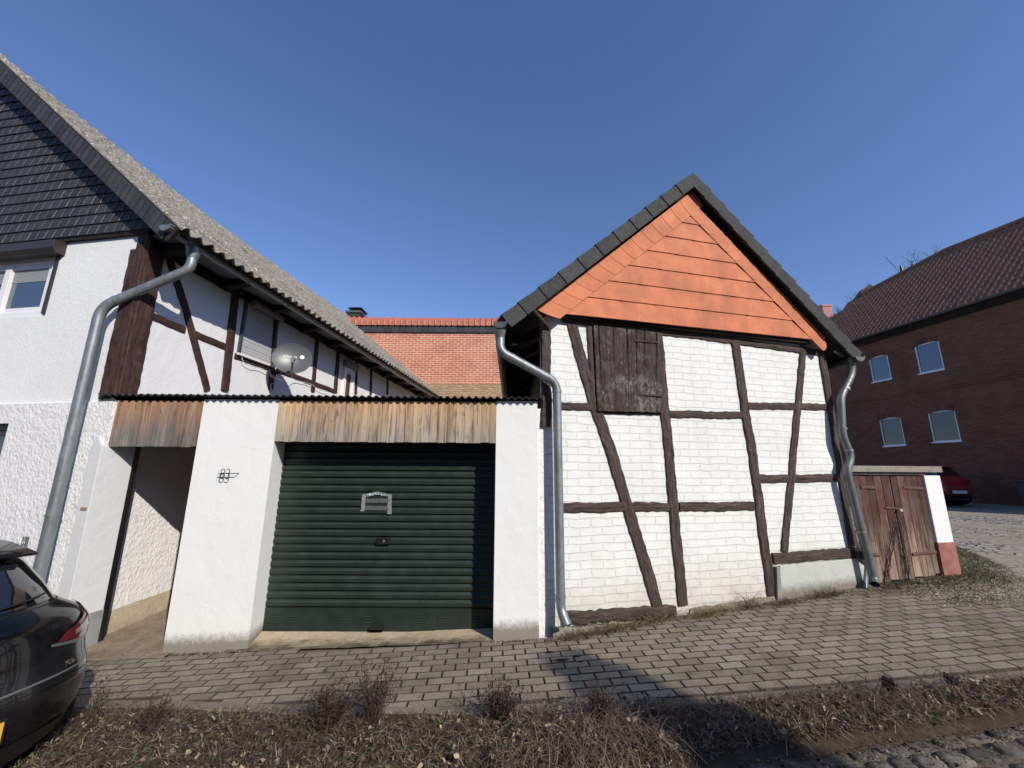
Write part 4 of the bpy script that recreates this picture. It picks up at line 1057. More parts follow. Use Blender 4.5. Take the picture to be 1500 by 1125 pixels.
M['dish']=m_plain('grey_dish_paint',(.10,.107,.112),.4,.1,4,.15)
ds=mb.build('reflector',M['dish'],sdsh)
mb=MB(); mb.tube([dp(1,2*math.pi*q/NA) for q in range(NA+1)],.007,8); mb.build('rim',M['dish'],ds)
tx_,ty_=dx_,dy_
txt('sahnsat',.07,M['white'],ds,dc-dx_*.035+dy_*.045-dn_*.043,tx_,ty_,.0015,'lettering')
mb=MB(); c=dc+dx_*.14+dy_*.05-dn_*.030; mb.tube([c,c+dn_*.004],.034,20); em=mb.build('emblem',M['white'],ds)
mb=MB(); 
for e in (-.014,.014): mb.tube([c+dx_*e+dn_*.004,c+dx_*e+dn_*.007],.008,10)
mb.build('emblem_mark',M['dish'],em)
arm0=dc-dy_*RHh*1.02; fp=dc+dn_*.30-dy_*.12+dx_*.03
mb=MB(); mb.tube([arm0-dn_*.03,fp-dy_*.05],.011,8); mb.tube([arm0-dn_*.03+dx_*.04,fp-dy_*.05],.006,8); mb.build('feed_arm',M['zinc'],sdsh)
mb=MB(); mb.tube([fp+dn_*.05,fp-dn_*.05],[.022,.034],14); mb.box(fp+dn_*.05-dy_*.05,dx_*.02,dn_*.03,dy_*.045); mb.build('feed_horn',M['black'],sdsh)
wm=LS.P(LS.px(400,545,.0)[0],dc.z-.18,.0)
mb=MB(); mb.tube([wm,wm+LS.n*.24,Vector((dc.x-.03,dc.y+.08,dc.z-.17)),dc-dn_*.09],.018,8); mb.box(wm+LS.n*.01,LS.t*.05,LS.n*.01,Vector((0,0,.08))); mb.build('wall_bracket',M['black'],sdsh)
# cables
cw=m_plain('white_cable_sheath',(.6,.6,.58),.5)
def cable(pxs,off,r=.005):
    P=[LS.pt(x,y,o_) for (x,y),o_ in zip(pxs,off if isinstance(off,list) else [off]*len(pxs))]
    mb=MB(); mb.tube(smooth_path(P,.15,5),r,6); return mb
cb=cable([(353,520),(356,530),(366,537),(380,538),(394,545),(402,553),(415,558)],[.03,.05,.05,.05,.06,.1,.3]); o=cb.build('cable',cw,None,org=LS.pt(380,538,.05)); tag(o,'white cable sagging from the roller shutter to the satellite dish','cable')
cb=cable([(427,548),(430,556),(445,560),(455,562),(468,571),(478,574)],[.25,.05,.04,.05,.05,.05]); o=cb.build('cable',cw,None,org=LS.pt(445,560,.05)); tag(o,'white cable running right from below the satellite dish along the beam','cable')
cb=cable([(398,570),(396,566),(399,560),(404,566),(405,573)],.06); cb.tube(smooth_path([LS.pt(x,y,.12) for x,y in ((395,540),(396,552),(405,557),(416,551))],.1,5),.005,6); o=cb.build('cable_loop',cw,None,org=LS.pt(398,566,.05)); tag(o,'loose white cable loop hanging left of the satellite dish on the beam','cable')
# ================================================================== CENTRAL BRICK BUILDING
YB=14.3; BF=Frame((0,YB),(1,0),(0,-1))
bb=thing('brick_building','orange-red brick gable building behind the garage with red coping tiles','building',(-2.5,YB+2,.2))
zc=BF.px(620,487)[1]; zo=BF.px(700,562)[1]; zt2=BF.px(620,478)[1]
mb=MB(); wall(mb,BF,-8,4,zo,zc+.1); mb.add([BF.P(-8,zo,-.3),BF.P(4,zo,-.3),BF.P(4,zc,-.3),BF.P(-8,zc,-.3)],[[3,2,1,0]]); mb.build('wall',M['brick_c'],bb)
mb=MB(); wall(mb,BF,-8,4,0,zo,(),.1,.025); mb.add([BF.P(-8,zo,.025),BF.P(4,zo,.025),BF.P(4,zo,0),BF.P(-8,zo,0)],[[0,1,2,3]]); mb.build('lower_wall',M['brick_old'],bb)
mb=MB(); x=-8; r=random.Random(6)
while x<4:
    k=r.uniform(.85,1.3); mb.fbox(BF,x+.002,x+.268,zc-.01,zt2+.02,0,.06+r.uniform(0,.006),(k,k,k*1.03)); x+=.27
mb.build('slate_band',M['slate'],bb)
mb=MB(); tp=.212
def ct_(i,j):
    x=-8+i*tp/10; f=(i%10)/10; h=.055*max(0,math.sin(math.pi*min(1,f/.42))) if f<.42 else .006
    y=[.10,.09,-.25][j]; z=[zt2,zt2+.16,zt2+.42][j]; 
    return BF.P(x,z+(h if j else 0),y+h*(1 if j<2 else .3))
mb.grid(ct_,int(12/tp*10),2,smooth=False); 
mb.build('coping_tiles',M['red_tile'],bb)
mb=MB(); mb.prism([BF.P(-8,zt2+.40,-.25),BF.P(4,zt2+.40,-.25),BF.P(4,zt2-1.2,-3.2),BF.P(-8,zt2-1.2,-3.2)],(0,0,-.1)); mb.build('roof',M['red_tile'],bb)
YC=16.2; CF=Frame((0,YC),(1,0),(0,-1)); x0,z0=CF.px(507,470); x1,_=CF.px(526,470); z1=CF.px(516,458)[1]
mb=MB(); mb.fbox(CF,x0,x1,z0-2,z1,-.9,0); ch=mb.build('chimney',M['slate'],bb)
mb=MB(); mb.fbox(CF,x0-.05,x1+.05,z1,z1+.09,-.95,.05); mb.build('chimney_cap',M['galv'],ch)
mb=MB(); xm=(x0+x1)/2
for e in (x0+.08,x1-.08):
    for d in (-.1,-.7): mb.fbox(CF,e-.01,e+.01,z1+.09,z1+.22,d-.01,d+.01)
ap=CF.P(xm-.03,z1+.42,-.4); q=[CF.P(x0+.0,z1+.24,.0),CF.P(x1+.06,z1+.24,.0),CF.P(x1+.06,z1+.24,-.85),CF.P(x0,z1+.24,-.85)]
mb.add(q+[ap],[[0,1,4],[1,2,4],[2,3,4],[3,0,4],[3,2,1,0]])
mb.build('chimney_hood',M['black'],ch)
# ================================================================== RIGHT RED HOUSE
RF=Frame((18,15),(-.164,1),(-1,-.164))
rh=thing('red_brick_house','long dark red brick house with a brown pantile roof standing in shade on the right','house',(18,14,.45))
ZE=RF.px(1380,459)[1]
wins=[]
for (tl_,tr_,br_,bl_) in (((1270.8,525),(1299,518),(1307,556.5),(1279,561)),((1337.6,506.8),(1373.6,497.5),(1384.5,541.5),(1347.5,549.5)),((1287.4,614.7),(1318,608.8),(1327.4,653.4),(1294,655)),((1358,604),(1397.5,599),(1408.8,646.7),(1366.9,650))):
    q=[RF.px(*p) for p in (tl_,tr_,br_,bl_)]
    sL=(q[0][0]+q[3][0])/2; sR=(q[1][0]+q[2][0])/2
    wins.append((min(sL,sR),max(sL,sR),(q[2][1]+q[3][1])/2,(q[0][1]+q[1][1])/2))
wins+= [(wins[1][0]-5.6,wins[1][1]-5.6,wins[1][2],wins[1][3]),(wins[3][0]-5.6,wins[3][1]-5.6,wins[3][2],wins[3][3])]
mb=MB(); wall(mb,RF,-9,14,.0,ZE+.1,wins,.12); mb.build('brick_wall',M['brick_r'],rh)
mb=MB(); zs=(wins[1][2]+wins[3][3])/2+.05
for dz,o in ((0,.03),(.09,.05),(.18,.03)): mb.fbox(RF,-9,14,zs+dz,zs+dz+.085,.0,o)
mb.fbox(RF,-9,14,ZE-.25,ZE-.17,0,.03); mb.fbox(RF,-9,14,ZE-.17,ZE-.0,0,.07); mb.build('string_course',M['brick_r'],rh)
for i,wn in enumerate(wins):
    a,b,c,d=wn
    f=window(rh,RF,a+.0,b-.0,c+.04,d,-.03,M['white'],M['glass_b'] if i in(0,1,4) else M['glass'],.055,0,sash=False,label=['frosted upper window nearest the barn','upper window with blue-white net curtain','dark lower window nearest the barn','dark lower window above the red car','upper window','lower window'][i])
    mb=MB(); mb.fbox(RF,a-.03,b+.03,c-.0,c+.045,-.05,.04); mb.build('sill',M['white'],f)
    # segmental arch: filler below flat top and a ring of soldier bricks
    mb=MB(); n_=10; rise=.07
    for k in range(n_):
        s0=a+(b-a)*k/n_; s1=a+(b-a)*(k+1)/n_; y0=d-rise*(2*(k/n_)-1)**2; y1=d-rise*(2*((k+1)/n_)-1)**2
        mb.prism([RF.P(s0,y0,.0),RF.P(s1,y1,.0),RF.P(s1,d+.01,.0),RF.P(s0,d+.01,.0)],RF.n*-.12)
        mb.prism([RF.P(s0+.004,y0,.012),RF.P(s1-.004,y1,.012),RF.P(s1-.004,y1+.24,.012),RF.P(s0+.004,y0+.24,.012)],RF.n*-.02,random.uniform(.9,1.6))
    mb.build('window_arch',m_plain('dark_brick_arch',(.12,.045,.03),.9,0,12,.3) if i==0 else MATS['dark_brick_arch'],rh)
    if i in (1,4):
        mb=MB(); mb.grid(lambda u,v: RF.P(a+.12+(b-a-.24)*u/40,c+.14+(d-c-.3)*v,-.066+.0025*math.sin(u*1.3)),40,1); cu_=mb.build('net_curtain',m_plain('net_curtain_%d'%i,(.22,.27,.36) if i in(1,4) else (.02,.02,.024),.9),f)
# roof plane
nd=Vector((1,.164,0)).normalized(); rd=Vector((-.164,1,0)).normalized()
pitch=math.tan(R_(46)); uv_=(nd+Vector((0,0,pitch))).normalized(); rn2=rd.cross(uv_); rn2=rn2 if rn2.z>0 else -rn2
E_=RF.P(0,ZE-.05,.32)
def onroof(px,py):
    d=Vector(ray(px,py)); c=Vector((0,0,H)); k=(E_-c).dot(rn2)/d.dot(rn2); p=c+d*k; return ((p-E_).dot(rd),(p-E_).dot(uv_))
tops=[onroof(*p) for p in ((1500,322),(1385,367),(1275,413),(1262,432),(1248,450),(1232,457),(1215,465),(1196,474))]
tops=sorted(tops); tops=[(-9.3,tops[0][1]+(tops[1][1]-tops[0][1])/(tops[1][0]-tops[0][0])*(-9.3-tops[0][0]))]+tops+[(tops[-1][0]+8,tops[-1][1])]
def topu(s):
    for i in range(len(tops)-1):
        if tops[i][0]<=s<=tops[i+1][0]: return tops[i][1]+(tops[i+1][1]-tops[i][1])*(s-tops[i][0])/(tops[i+1][0]-tops[i][0])
    return tops[-1][1]
mb=MB(); pt_=.235; s0=-9.3; NS=int(30/pt_*6); ct2=.33; NU=int(max(t[1] for t in tops)/ct2*3)+1
def rp2(i,j):
    s=s0+i*pt_/6; k,fr_=divmod(j,3); u=k*ct2+(0,.02,ct2*.97)[fr_]; lift=(.0,.038,.008)[fr_]
    tu=topu(s); u=min(u,tu)
    ph=(s/pt_)%1; wv=.045*math.sin(2*math.pi*ph)
    return E_+rd*s+uv_*u+rn2*(wv+lift)
mb.grid(rp2,NS,NU); mb.build('pantile_roof',M['pantile'],rh)
mb=MB()
RT=[E_+rd*s+uv_*u+rn2*.02 for s,u in tops[:4]]
mb.tube(RT,.11,10); mb.build('ridge_tiles',M['pantile'],rh)
mb=MB(); p=E_+rd*-9.3; q=E_+rd*20; mb.prism([p-rn2*.03,q-rn2*.03,q-nd*-.33-rn2*.03-Vector((0,0,0)),p-nd*-.33-rn2*.03],(0,0,-.04)); mb.build('soffit',M['black_wood'],rh)
mb=MB(); back=nd*5
pol=[E_+rd*s+uv_*(u-.1)-rn2*.05 for s,u in tops]+[E_+rd*20-rn2*.05,E_+rd*-9.3-rn2*.05]; mb.prism(pol,nd*.3-Vector((0,0,.3))); mb.build('roof_boarding',M['black_wood'],rh)
gutter(rh,E_+rd*-9.3-nd*.06-Vector((0,0,.02)),E_+rd*19-nd*.06-Vector((0,0,.02)),.07,mat=M['galv'])
# ridge vent stub
tv=onroof(1321,396); vpn=E_+rd*tv[0]+uv_*tv[1]; mb=MB(); mb.tube([vpn-Vector((0,0,.2)),vpn+Vector((0,0,.28))],[.1,.05],8); mb.build('ridge_finial',M['black'],rh)
# far chimney on its own low roof
YCh=25.0; CF2=Frame((0,YCh),(1,0),(0,-1)); x0,z0=CF2.px(1208,470); x1,_=CF2.px(1218,470); z1=CF2.px(1212,446)[1]
fh=thing('distant_house','distant house mostly hidden behind the barn roof, with a pink brick chimney','house',(x0-1,YCh+2,.45))
mb=MB(); zw=CF2.px(1208,478)[1]
mb.fbox(CF2,x0-5,x1+.9,.2,zw-1.6,-6,-.2); mb.build('wall',M['brick_r'],fh)
mb=MB(); mb.prism([CF2.P(x0-5.3,zw-1.7,.1),CF2.P(x0-5.3,zw+.1,-2.6),CF2.P(x0-5.3,zw-1.7,-5.9)],(6.6,0,0)); mb.build('roof',M['pantile'],fh)
mb=MB(); mb.fbox(CF2,x0,x1+.15,z0-3,z1,-.75,0); mb.fbox(CF2,x0-.04,x1+.19,z1-.12,z1,-.79,.04); mb.build('chimney',M['brick_p'],fh)
# ================================================================== GATE
aG=R_(10); GT=Frame((4.40,5.34),(math.cos(aG),math.sin(aG)),(math.sin(aG),-math.cos(aG)))
gtg=thing('wooden_gate','weathered red-brown double board gate under a concrete lintel beside the barn','gate',GT.P(.6,.4))
gs=[GT.px(x,y)[0] for x,y in ((1246,700),(1304,700),(1351,700),(1364,700))]
s_l=.0; s_m=GT.px(1316,770)[0]; s_r=GT.px(1364,770)[0]; s_e=GT.px(1378,770)[0]; gzt=GT.px(1300,694)[1]; gzc=GT.px(1300,684)[1]
n=NB('peeling_red_boards'); f=n.noise(n.pos(22,22,2.0),1.3,7,.7,.8); f2=n.noise(n.pos(5,5,3),1.2,5,.7); sp=n.n('SeparateXYZ'); t_=n.n('NewGeometry'); n.l(t_.outputs['Position'],sp.inputs[0])
low=n.math('MULTIPLY_ADD',sp.outputs[2],-.9,1.15)
col=n.mix((.085,.040,.030),(.105,.078,.062),n.ramp(f2,[(.38,0),(.6,1)])); wv_=n.math('ADD',n.math('MULTIPLY',low,.35),f); col=n.mix(col,(.30,.24,.18),n.ramp(wv_,[(.58,0),(.80,.9)])); col=n.mix(col,(.03,.02,.016),n.math('MULTIPLY',n.ramp(f,[(.3,1),(.42,0)]),.7))
MG=n.out(n.tint(col),.85,n.bump(f,.004),0,.2)
gb=lambda s: g(GT.P(s,0).x,GT.P(s,0).y)+.03
rr=random.Random(21)
for (a,b,name) in ((s_l,s_m-.008,'gate_leaf'),(s_m+.008,s_r,'gate_leaf')):
    lf=MB(); lf.fbox(GT,a,b,gb((a+b)/2)+.1,gb(0)+.2,-.05,-.02); lf.fbox(GT,a,b,gzt-.2,gzt-.1,-.05,-.02); leaf=lf.build(name,MG,gtg)
    s=a
    while s<b-.01:
        wd=min(rr.uniform(.09,.125),b-s); k=rr.uniform(.7,1.3); c=(k*rr.uniform(.95,1.15),k,k); m2=MB(); m2.fbox(GT,s+.002,s+wd-.003,gb(s)+rr.uniform(-.02,.01),gzt-.02+rr.uniform(-.008,.004),-.02,.004+rr.uniform(-.003,.003),c); m2.build('board',MG,leaf,bevel=.002); s+=wd
    for (p,q) in ((((1262,714),(1283,714.5)),((1262,812),(1290,813))) if a==s_l else (((1325,714),(1354,716)),((1338,812.5),(1374,809)))):
        m2=MB(); u,v=GT.px(*p,.02),GT.px(*q,.02); beam(m2,GT,[u,v],.04,.0,.014,.001); m2.build('strap_hinge',m_plain('rusty_strap',(.10,.05,.035),.8,0,30,.3) if 'rusty_strap' not in MATS else MATS['rusty_strap'],leaf)
m2=MB(); c=GT.pt(1317,747,.03); m2.tube([c,c+GT.n*.03],.018,12); m2.build('knob',M['stone'],leaf)
m2=MB(); u,v=GT.px(1298,744,.02),GT.px(1316,745,.02); beam(m2,GT,[u,v],.03,0,.014,.001); m2.build('bolt',MATS['rusty_strap'],leaf)
m2=MB(); m2.fbox(GT,s_r+.006,s_r+.27,.2,gzt-.02,-.25,.03); pl_=m2.build('gate_pillar',M['plaster'],gtg,bevel=.006)
zr=GT.px(1375,795,.04)[1]; m2=MB(); m2.fbox(GT,s_r+.0,s_r+.276,.1,zr,-.26,.037); m2.build('red_base',m_plain('faded_red_paint',(.30,.125,.095),.9,0,9,.3,.004),pl_)
m2=MB(); m2.fbox(GT,-.1,s_r+.29,gzt+.02,gzc+.012,-.28,.06); m2.build('concrete_lintel',M['concrete_g'],gtg,bevel=.008)
m2=MB(); m2.fbox(GT,-.1,s_r+.02,gzt-.015,gzt+.018,-.06,.03); m2.build('timber_head',BT,gtg)
# ================================================================== PLANTS
def ribbon(mb,pts,w0,w1,col,side=None):
    n_=len(pts); t=(Vector(pts[-1])-Vector(pts[0])); s=side or Vector((random.uniform(-1,1),random.uniform(-1,1),random.uniform(-.3,.3)))
    x=t.cross(s); x=x.normalized() if x.length>1e-6 else Vector((1,0,0)); vs=[]
    for i,p in enumerate(pts):
        w_=w0+(w1-w0)*i/(n_-1); vs+=[Vector(p)-x*w_/2,Vector(p)+x*w_/2]
    mb.add(vs,[[2*i,2*i+1,2*i+3,2*i+2] for i in range(n_-1)],None,col)
def mat_leaf(name,c):
    n=NB(name); return n.out(n.tint(c),.8,None,0,.15)
ML=mat_leaf('dry_plant',(.2,.2,.2))
rr=random.Random(31)
def dcol(r,green=.06,dark=1.0):
    q=r.random()
    if q<green: c=(.35,.45,.18)
    elif q<.35: c=(.62,.42,.30)
    elif q<.62: c=(.45,.30,.21)
    elif q<.85: c=(1.2,.92,.62)
    else: c=(.26,.18,.15)
    k=r.uniform(.45,2.0)*dark; return tuple(x*k for x in c)
def stem(mb,base,h,lean,r,w0=.003,col=None,curl=.3,n_=4):
    a=r.uniform(0,2*math.pi); d=Vector((math.cos(a),math.sin(a),0)); pts=[]; c2=Vector((r.uniform(-1,1),r.uniform(-1,1),0))*curl
    for i in range(n_+1):
        t=i/n_; pts.append(Vector(base)+Vector((0,0,1))*h*(t-.35*lean*t*t)+d*h*lean*t+c2*h*t*t)
    ribbon(mb,pts,w0,w0*.5,col or dcol(r)); return pts
mb=MB()
def vtop(x,y):
    a=ystreet(x)-.05;b=yverge(x)+.03; t=(y-a)/(b-a)
    return g(x,y)+.006+.03*max(0,math.sin(math.pi*max(0,min(1,t))))**.7
for i in range(34000):
    x=rr.uniform(-4.2,6.5) if i%3 else rr.uniform(-3.2,2.4); a=ystreet(x)+.02; b=yverge(x); 
    t=rr.betavariate(1.05,1.2)
    dens=.5+.5*noise.noise(Vector((x*2.1,0,3)))
    y=a+(b-a)*t
    if rr.random()>dens+.35: continue
    if x>.6 and t<.08 and rr.random()<.4: continue
    z=vtop(x,y); q=rr.random()
    big=max(0,noise.noise(Vector((x*1.9,y*1.5,9))))
    if q<.42: stem(mb,(x,y,z),rr.uniform(.015,.075)*(1+1.9*big),rr.uniform(.3,1.4),rr,rr.uniform(.0014,.0032),n_=3)
    elif q<.80:   # litter lying down
        ang=rr.uniform(0,6.28); l=rr.uniform(.02,.12); dz=rr.uniform(0,.05)*(1+2*big); p=Vector((x,y,z+.008+dz*.6)); d=Vector((math.cos(ang),math.sin(ang),rr.uniform(-.25,.35)))*l
        ribbon(mb,[p,p+d*.5+Vector((0,0,rr.uniform(0,.02))),p+d],rr.uniform(.003,.006),.002,dcol(rr),Vector((0,0,1)))
    else:         # curled dead leaf
        s=rr.uniform(.008,.022); p=Vector((x,y,z+rr.uniform(.005,.05+.1*big))); a1=Vector((rr.uniform(-1,1),rr.uniform(-1,1),rr.uniform(-.6,.6))).normalized()*s; b1=Vector((rr.uniform(-1,1),rr.uniform(-1,1),rr.uniform(-.6,.6))).normalized()*s*.7
        mb.add([p-a1,p-b1,p+a1,p+b1+Vector((0,0,s*.4))],[[0,1,2,3]],None,dcol(rr,.14))
for i in range(5000):   # crumbs and dirt washed over the first cobbles
    x=rr.uniform(-.3,5); y=ystreet(x)-abs(rr.gauss(0,.16)); s=rr.uniform(.003,.011); p=Vector((x,y,g(x,y)+.012)); a1=Vector((rr.uniform(-1,1),rr.uniform(-1,1),rr.uniform(-.2,.4))).normalized()*s; b1=Vector((rr.uniform(-1,1),rr.uniform(-1,1),rr.uniform(-.2,.4))).normalized()*s*.7
    mb.add([p-a1,p-b1,p+a1,p+b1],[[0,1,2,3]],None,dcol(rr,.03,.8))
for i in range(900):   # low green weeds
    x=rr.choice([rr.uniform(-3,-2),rr.uniform(-1.6,0),rr.uniform(1.2,2),rr.uniform(3,5)]); a=ystreet(x);b=yverge(x); y=a+(b-a)*rr.uniform(.1,.8); z=vtop(x,y)
    stem(mb,(x,y,z),rr.uniform(.01,.035),1.2,rr,.006,(.30*rr.uniform(.6,1.2),.42*rr.uniform(.6,1.1),.18),.3,2)
mb.build('dry_ground_cover',ML,kind='stuff')
# long tangled bleached stems in the middle
mb=MB()
for (x0,x1,cnt,dk) in ((.05,.95,420,1.1),(-1.9,-.9,200,.7),(1.3,2.9,260,.9),(-3.0,-2.2,120,.8)):
    for i in range(cnt):
        x=rr.gauss((x0+x1)/2,(x1-x0)/3.2); a=ystreet(x);b=yverge(x); y=a+(b-a)*rr.uniform(.15,.95); z=vtop(x,y)+rr.uniform(.01,.09)
        ang=rr.uniform(0,6.28); l=rr.uniform(.12,.35); c=Vector((math.cos(ang),math.sin(ang),0)); s=Vector((-c.y,c.x,0))*rr.uniform(-.5,.5); pts=[]
        for k in range(7):
            t=k/6; pts.append(Vector((x,y,z))+c*l*(t-.5)+s*l*(t*t)+Vector((0,0,.05*math.sin(math.pi*t)+rr.uniform(-.004,.004))))
        cc=rr.choice([(.62,.45,.36),(.85,.66,.52),(.45,.30,.24)]); k=rr.uniform(.6,1.1)*dk
        ribbon(mb,pts,.004,.0025,tuple(v*k for v in cc),Vector((0,0,1)))
mb.build('tangled_dry_stems',ML,kind='stuff')
def weed(x,y,h,n_,seed,label,tilt=(0,0),heads=True,dark=1,spread=.5,cat='dry weed'):
    r=random.Random(seed); b=Vector((x,y,vtop(x,y) if y<yverge(x) else g(x,y)+.012)); mb=MB(); col0=(.30,.205,.16)
    for i in range(n_):
        a=r.uniform(0,6.28); rad=r.uniform(0,spread*h*.25); p=b+Vector((math.cos(a)*rad,math.sin(a)*rad,0)); hh=h*r.uniform(.5,1.0)
        d=Vector((math.cos(a)*r.uniform(.05,spread)+tilt[0],math.sin(a)*r.uniform(.05,spread)+tilt[1],1)).normalized(); k=r.uniform(.6,1.3)*dark; c=tuple(v*k for v in col0)
        bend=Vector((r.uniform(-.25,.25),r.uniform(-.25,.25),-.05)); pts=[p+d*hh*t+bend*hh*t*t for t in (0,.25,.5,.75,1)]
        ribbon(mb,pts,.0038,.002,c)
        for q in range(r.randint(3,7)):
            t=r.uniform(.3,1); s=p+d*hh*t+bend*hh*t*t; bd=Vector((r.uniform(-1,1),r.uniform(-1,1),r.uniform(.2,1.2))).normalized()*hh*r.uniform(.08,.22)
            ribbon(mb,[s,s+bd*.6,s+bd],.0022,.0014,c)
            if heads:
                for w_ in range(r.randint(1,3)):
                    e=s+bd*r.uniform(.6,1)+Vector((r.uniform(-.006,.006),)*3); sz=r.uniform(.004,.008); u1=Vector((r.uniform(-1,1),r.uniform(-1,1),r.uniform(-1,1))).normalized()*sz; u2=Vector((r.uniform(-1,1),r.uniform(-1,1),r.uniform(-1,1))).normalized()*sz
                    mb.add([e-u1,e-u2,e+u1,e+u2],[[0,1,2,3]],None,tuple(v*r.uniform(.6,1.5) for v in c))
    o=mb.build('dry_weed',ML,None,org=b); return tag(o,label,cat,'dead weeds along the verge')
def zat(px,py,it=3):
    z=.2
    for _ in range(it): q=onZ(px,py,z); z=g(q.x,q.y)
    return z
def vxy(px,py,z=.05): p=onZ(px,py,z); return p.x,p.y
for k,(px,py,h,n_,sd2,lab,ti) in enumerate(((480,1072,.28,150,1,'tall brown dead weed with seed heads in the verge below the garage door',(0.12,.05)),(545,1066,.42,80,2,'tallest thin dead weed with branching tips on the verge right of the bushy brown one',(.05,.1)),(135,1070,.38,20,3,'sparse pale dead weed with curled flower heads behind the black car',(-.05,.1)),(215,1085,.26,40,4,'low feathery dead weed on the verge right of the pale curled one',(.1,0)),(735,1050,.26,110,5,'reddish dead weed clump left of the long dark shadow',(0,0)),(880,1068,.22,90,6,'dark dead weed clump inside the long shadow on the verge',(0,0)),(1300,1020,.11,90,7,'brown dead weed clump at the right part of the verge',(0,0)),(1390,1012,.10,60,8,'rightmost brown dead weed clump of the verge',(0,0)))):
    x,y=vxy(px,py,zat(px,py)); y=max(ystreet(x)+.1,min(y,yverge(x)-.06)); weed(x,y,h,n_,sd2,lab,ti,spread=.95 if n_>100 else .5)
# weeds along the barn foot
def tuft(px,py,z,h,n_,seed,label,cols,spread=.12,lean=1.0,name='dry_grass_tuft'):
    r=random.Random(seed); p=onZ(px,py,z); mb=MB()
    for i in range(n_):
        x=p.x+r.gauss(0,spread); y=p.y+r.gauss(0,spread*.28)+(x-p.x)*math.tan(aB); c=r.choice(cols); k=r.uniform(.6,1.25)
        stem(mb,(x,y,g(x,y)+.012),h*r.uniform(.3,1),lean*r.uniform(.3,1.3),r,.0032,tuple(v*k for v in c),.4)
    o=mb.build(name,ML,None,org=p); return tag(o,label,'grass tuft','dry grass tufts at the foot of the barn')
straw=[(1.5,1.15,.6),(1.2,.9,.5),(.7,.5,.33)]; brown=[(.5,.36,.26),(.75,.55,.36),(.35,.26,.2)]; grn=[(.3,.38,.14),(.6,.55,.25),(.8,.65,.36)]
h_f=1.35; n_f=2
for k,(px,py,h,n_,lab,cl,spd) in enumerate(((848,936,.07,190,'brown grass tuft just right of the tall downpipe foot',brown,.16),(905,925,.10,260,'straw and green grass tuft under the left sill beam of the barn',straw+grn,.17),(960,912,.10,230,'tangled straw tuft below the middle barn post',straw+brown,.13),(1040,903,.09,240,'bright straw coloured tuft under the middle white brick panel',straw,.15),(1098,893,.16,60,'upright spiky dry plant beside the right hand middle post',brown+straw,.07),(1150,887,.07,110,'low brown tuft at the left end of the grey-green plinth',brown,.12),(1210,876,.09,150,'brown tuft in front of the grey-green plinth',brown+grn,.15),(1290,868,.05,120,'thin straw tuft at the foot of the right downpipe',brown+straw,.2))):
    tuft(px,py,zat(px,py),h*h_f,n_*n_f,40+k,lab,cl,spd)
# grass mound beside the gate pillar
mb=MB(); r=random.Random(77)
for i in range(16000):
    px=r.gauss(1420,42); py=r.gauss(838,22)
    if not(1385<px<1560 and 796<py<885) or (py<800+ (px-1385)*.45) or (px<1395 and py<838): 
        if not (1300<px<1400 and 846<py<872): continue
    q=onZ(px,py,.38); 
    pn=noise.noise(Vector((q.x*2.5,q.y*2.5,5))); c=(.32,.42,.12) if pn>-.05 else (.60,.50,.26); 
    if r.random()<.25: c=(1.0,.82,.48)
    k=r.uniform(.5,1.2); stem(mb,(q.x,q.y,g(q.x,q.y)),r.uniform(.015,.055),r.uniform(.3,1.3),r,.005,tuple(v*k for v in c),.3,2)
for i in range(1500):
    px=r.uniform(1290,1400); py=r.gauss(860,6); q=onZ(px,py,.37); c=r.choice(grn+brown); k=r.uniform(.5,1.1); stem(mb,(q.x,q.y,g(q.x,q.y)),r.uniform(.015,.05),1,r,.004,tuple(v*k for v in c),.3,2)
mb.build('grass',ML,kind='stuff')
# debris along wall foot and passage
mb=MB(); r=random.Random(5)
for i in range(1500):
    q=r.random()
    if q<.3: x=r.uniform(-3.3,-2.5); y=4.27-abs(r.gauss(0,.02))
    elif q<.45: x=r.uniform(-.2,.4); y=4.27-abs(r.gauss(0,.025))
    elif q<.8: x=r.uniform(.4,4.2); y=yfac(x)-.05-abs(r.gauss(0,.06))
    else: x=r.uniform(-4.2,-3.3); y=r.uniform(4.2,6)
    s=r.uniform(.004,.013); p=Vector((x,y,g(x,y)+.015)); a1=Vector((r.uniform(-1,1),r.uniform(-1,1),r.uniform(-.2,.6))).normalized()*s; b1=Vector((r.uniform(-1,1),r.uniform(-1,1),r.uniform(-.2,.6))).normalized()*s*.6
    mb.add([p-a1,p-b1,p+a1,p+b1],[[0,1,2,3]],None,dcol(r,.05,1.1))
mb.build('leaf_litter',ML,kind='stuff')
# passage floor
mb=MB()
def pf(i,j):
    x=-4.33+i*.1; y=4.18+j*.15; return (x,y,g(x,y)+.016+.008*noise.noise(Vector((x*3,y*3,1))))
mb.grid(pf,11,16); mb.build('passage_paving',m_ground('worn_brown_concrete',(.20,.155,.11),(.36,.29,.21),(.15,.115,.08),5,.95,.02),kind='structure')
# white stone by the gate
p=onZ(1352,857,.37); mb=MB(); bm=bmesh.new(); bmesh.ops.create_icosphere(bm,subdivisions=2,radius=.03)
r=random.Random(3); idx={v:i for i,v in enumerate(bm.verts)}
vv=[Vector((v.co.x*1.4,v.co.y,v.co.z*.8))*r.uniform(.85,1.1)+p+Vector((0,0,.02)) for v in bm.verts]; mb.add(vv,[[idx[v] for v in f.verts] for f in bm.faces]); bm.free()
tag(mb.build('stone',M['stone'],None,org=p),'pale fist-sized stone lying in front of the wooden gate','stone')
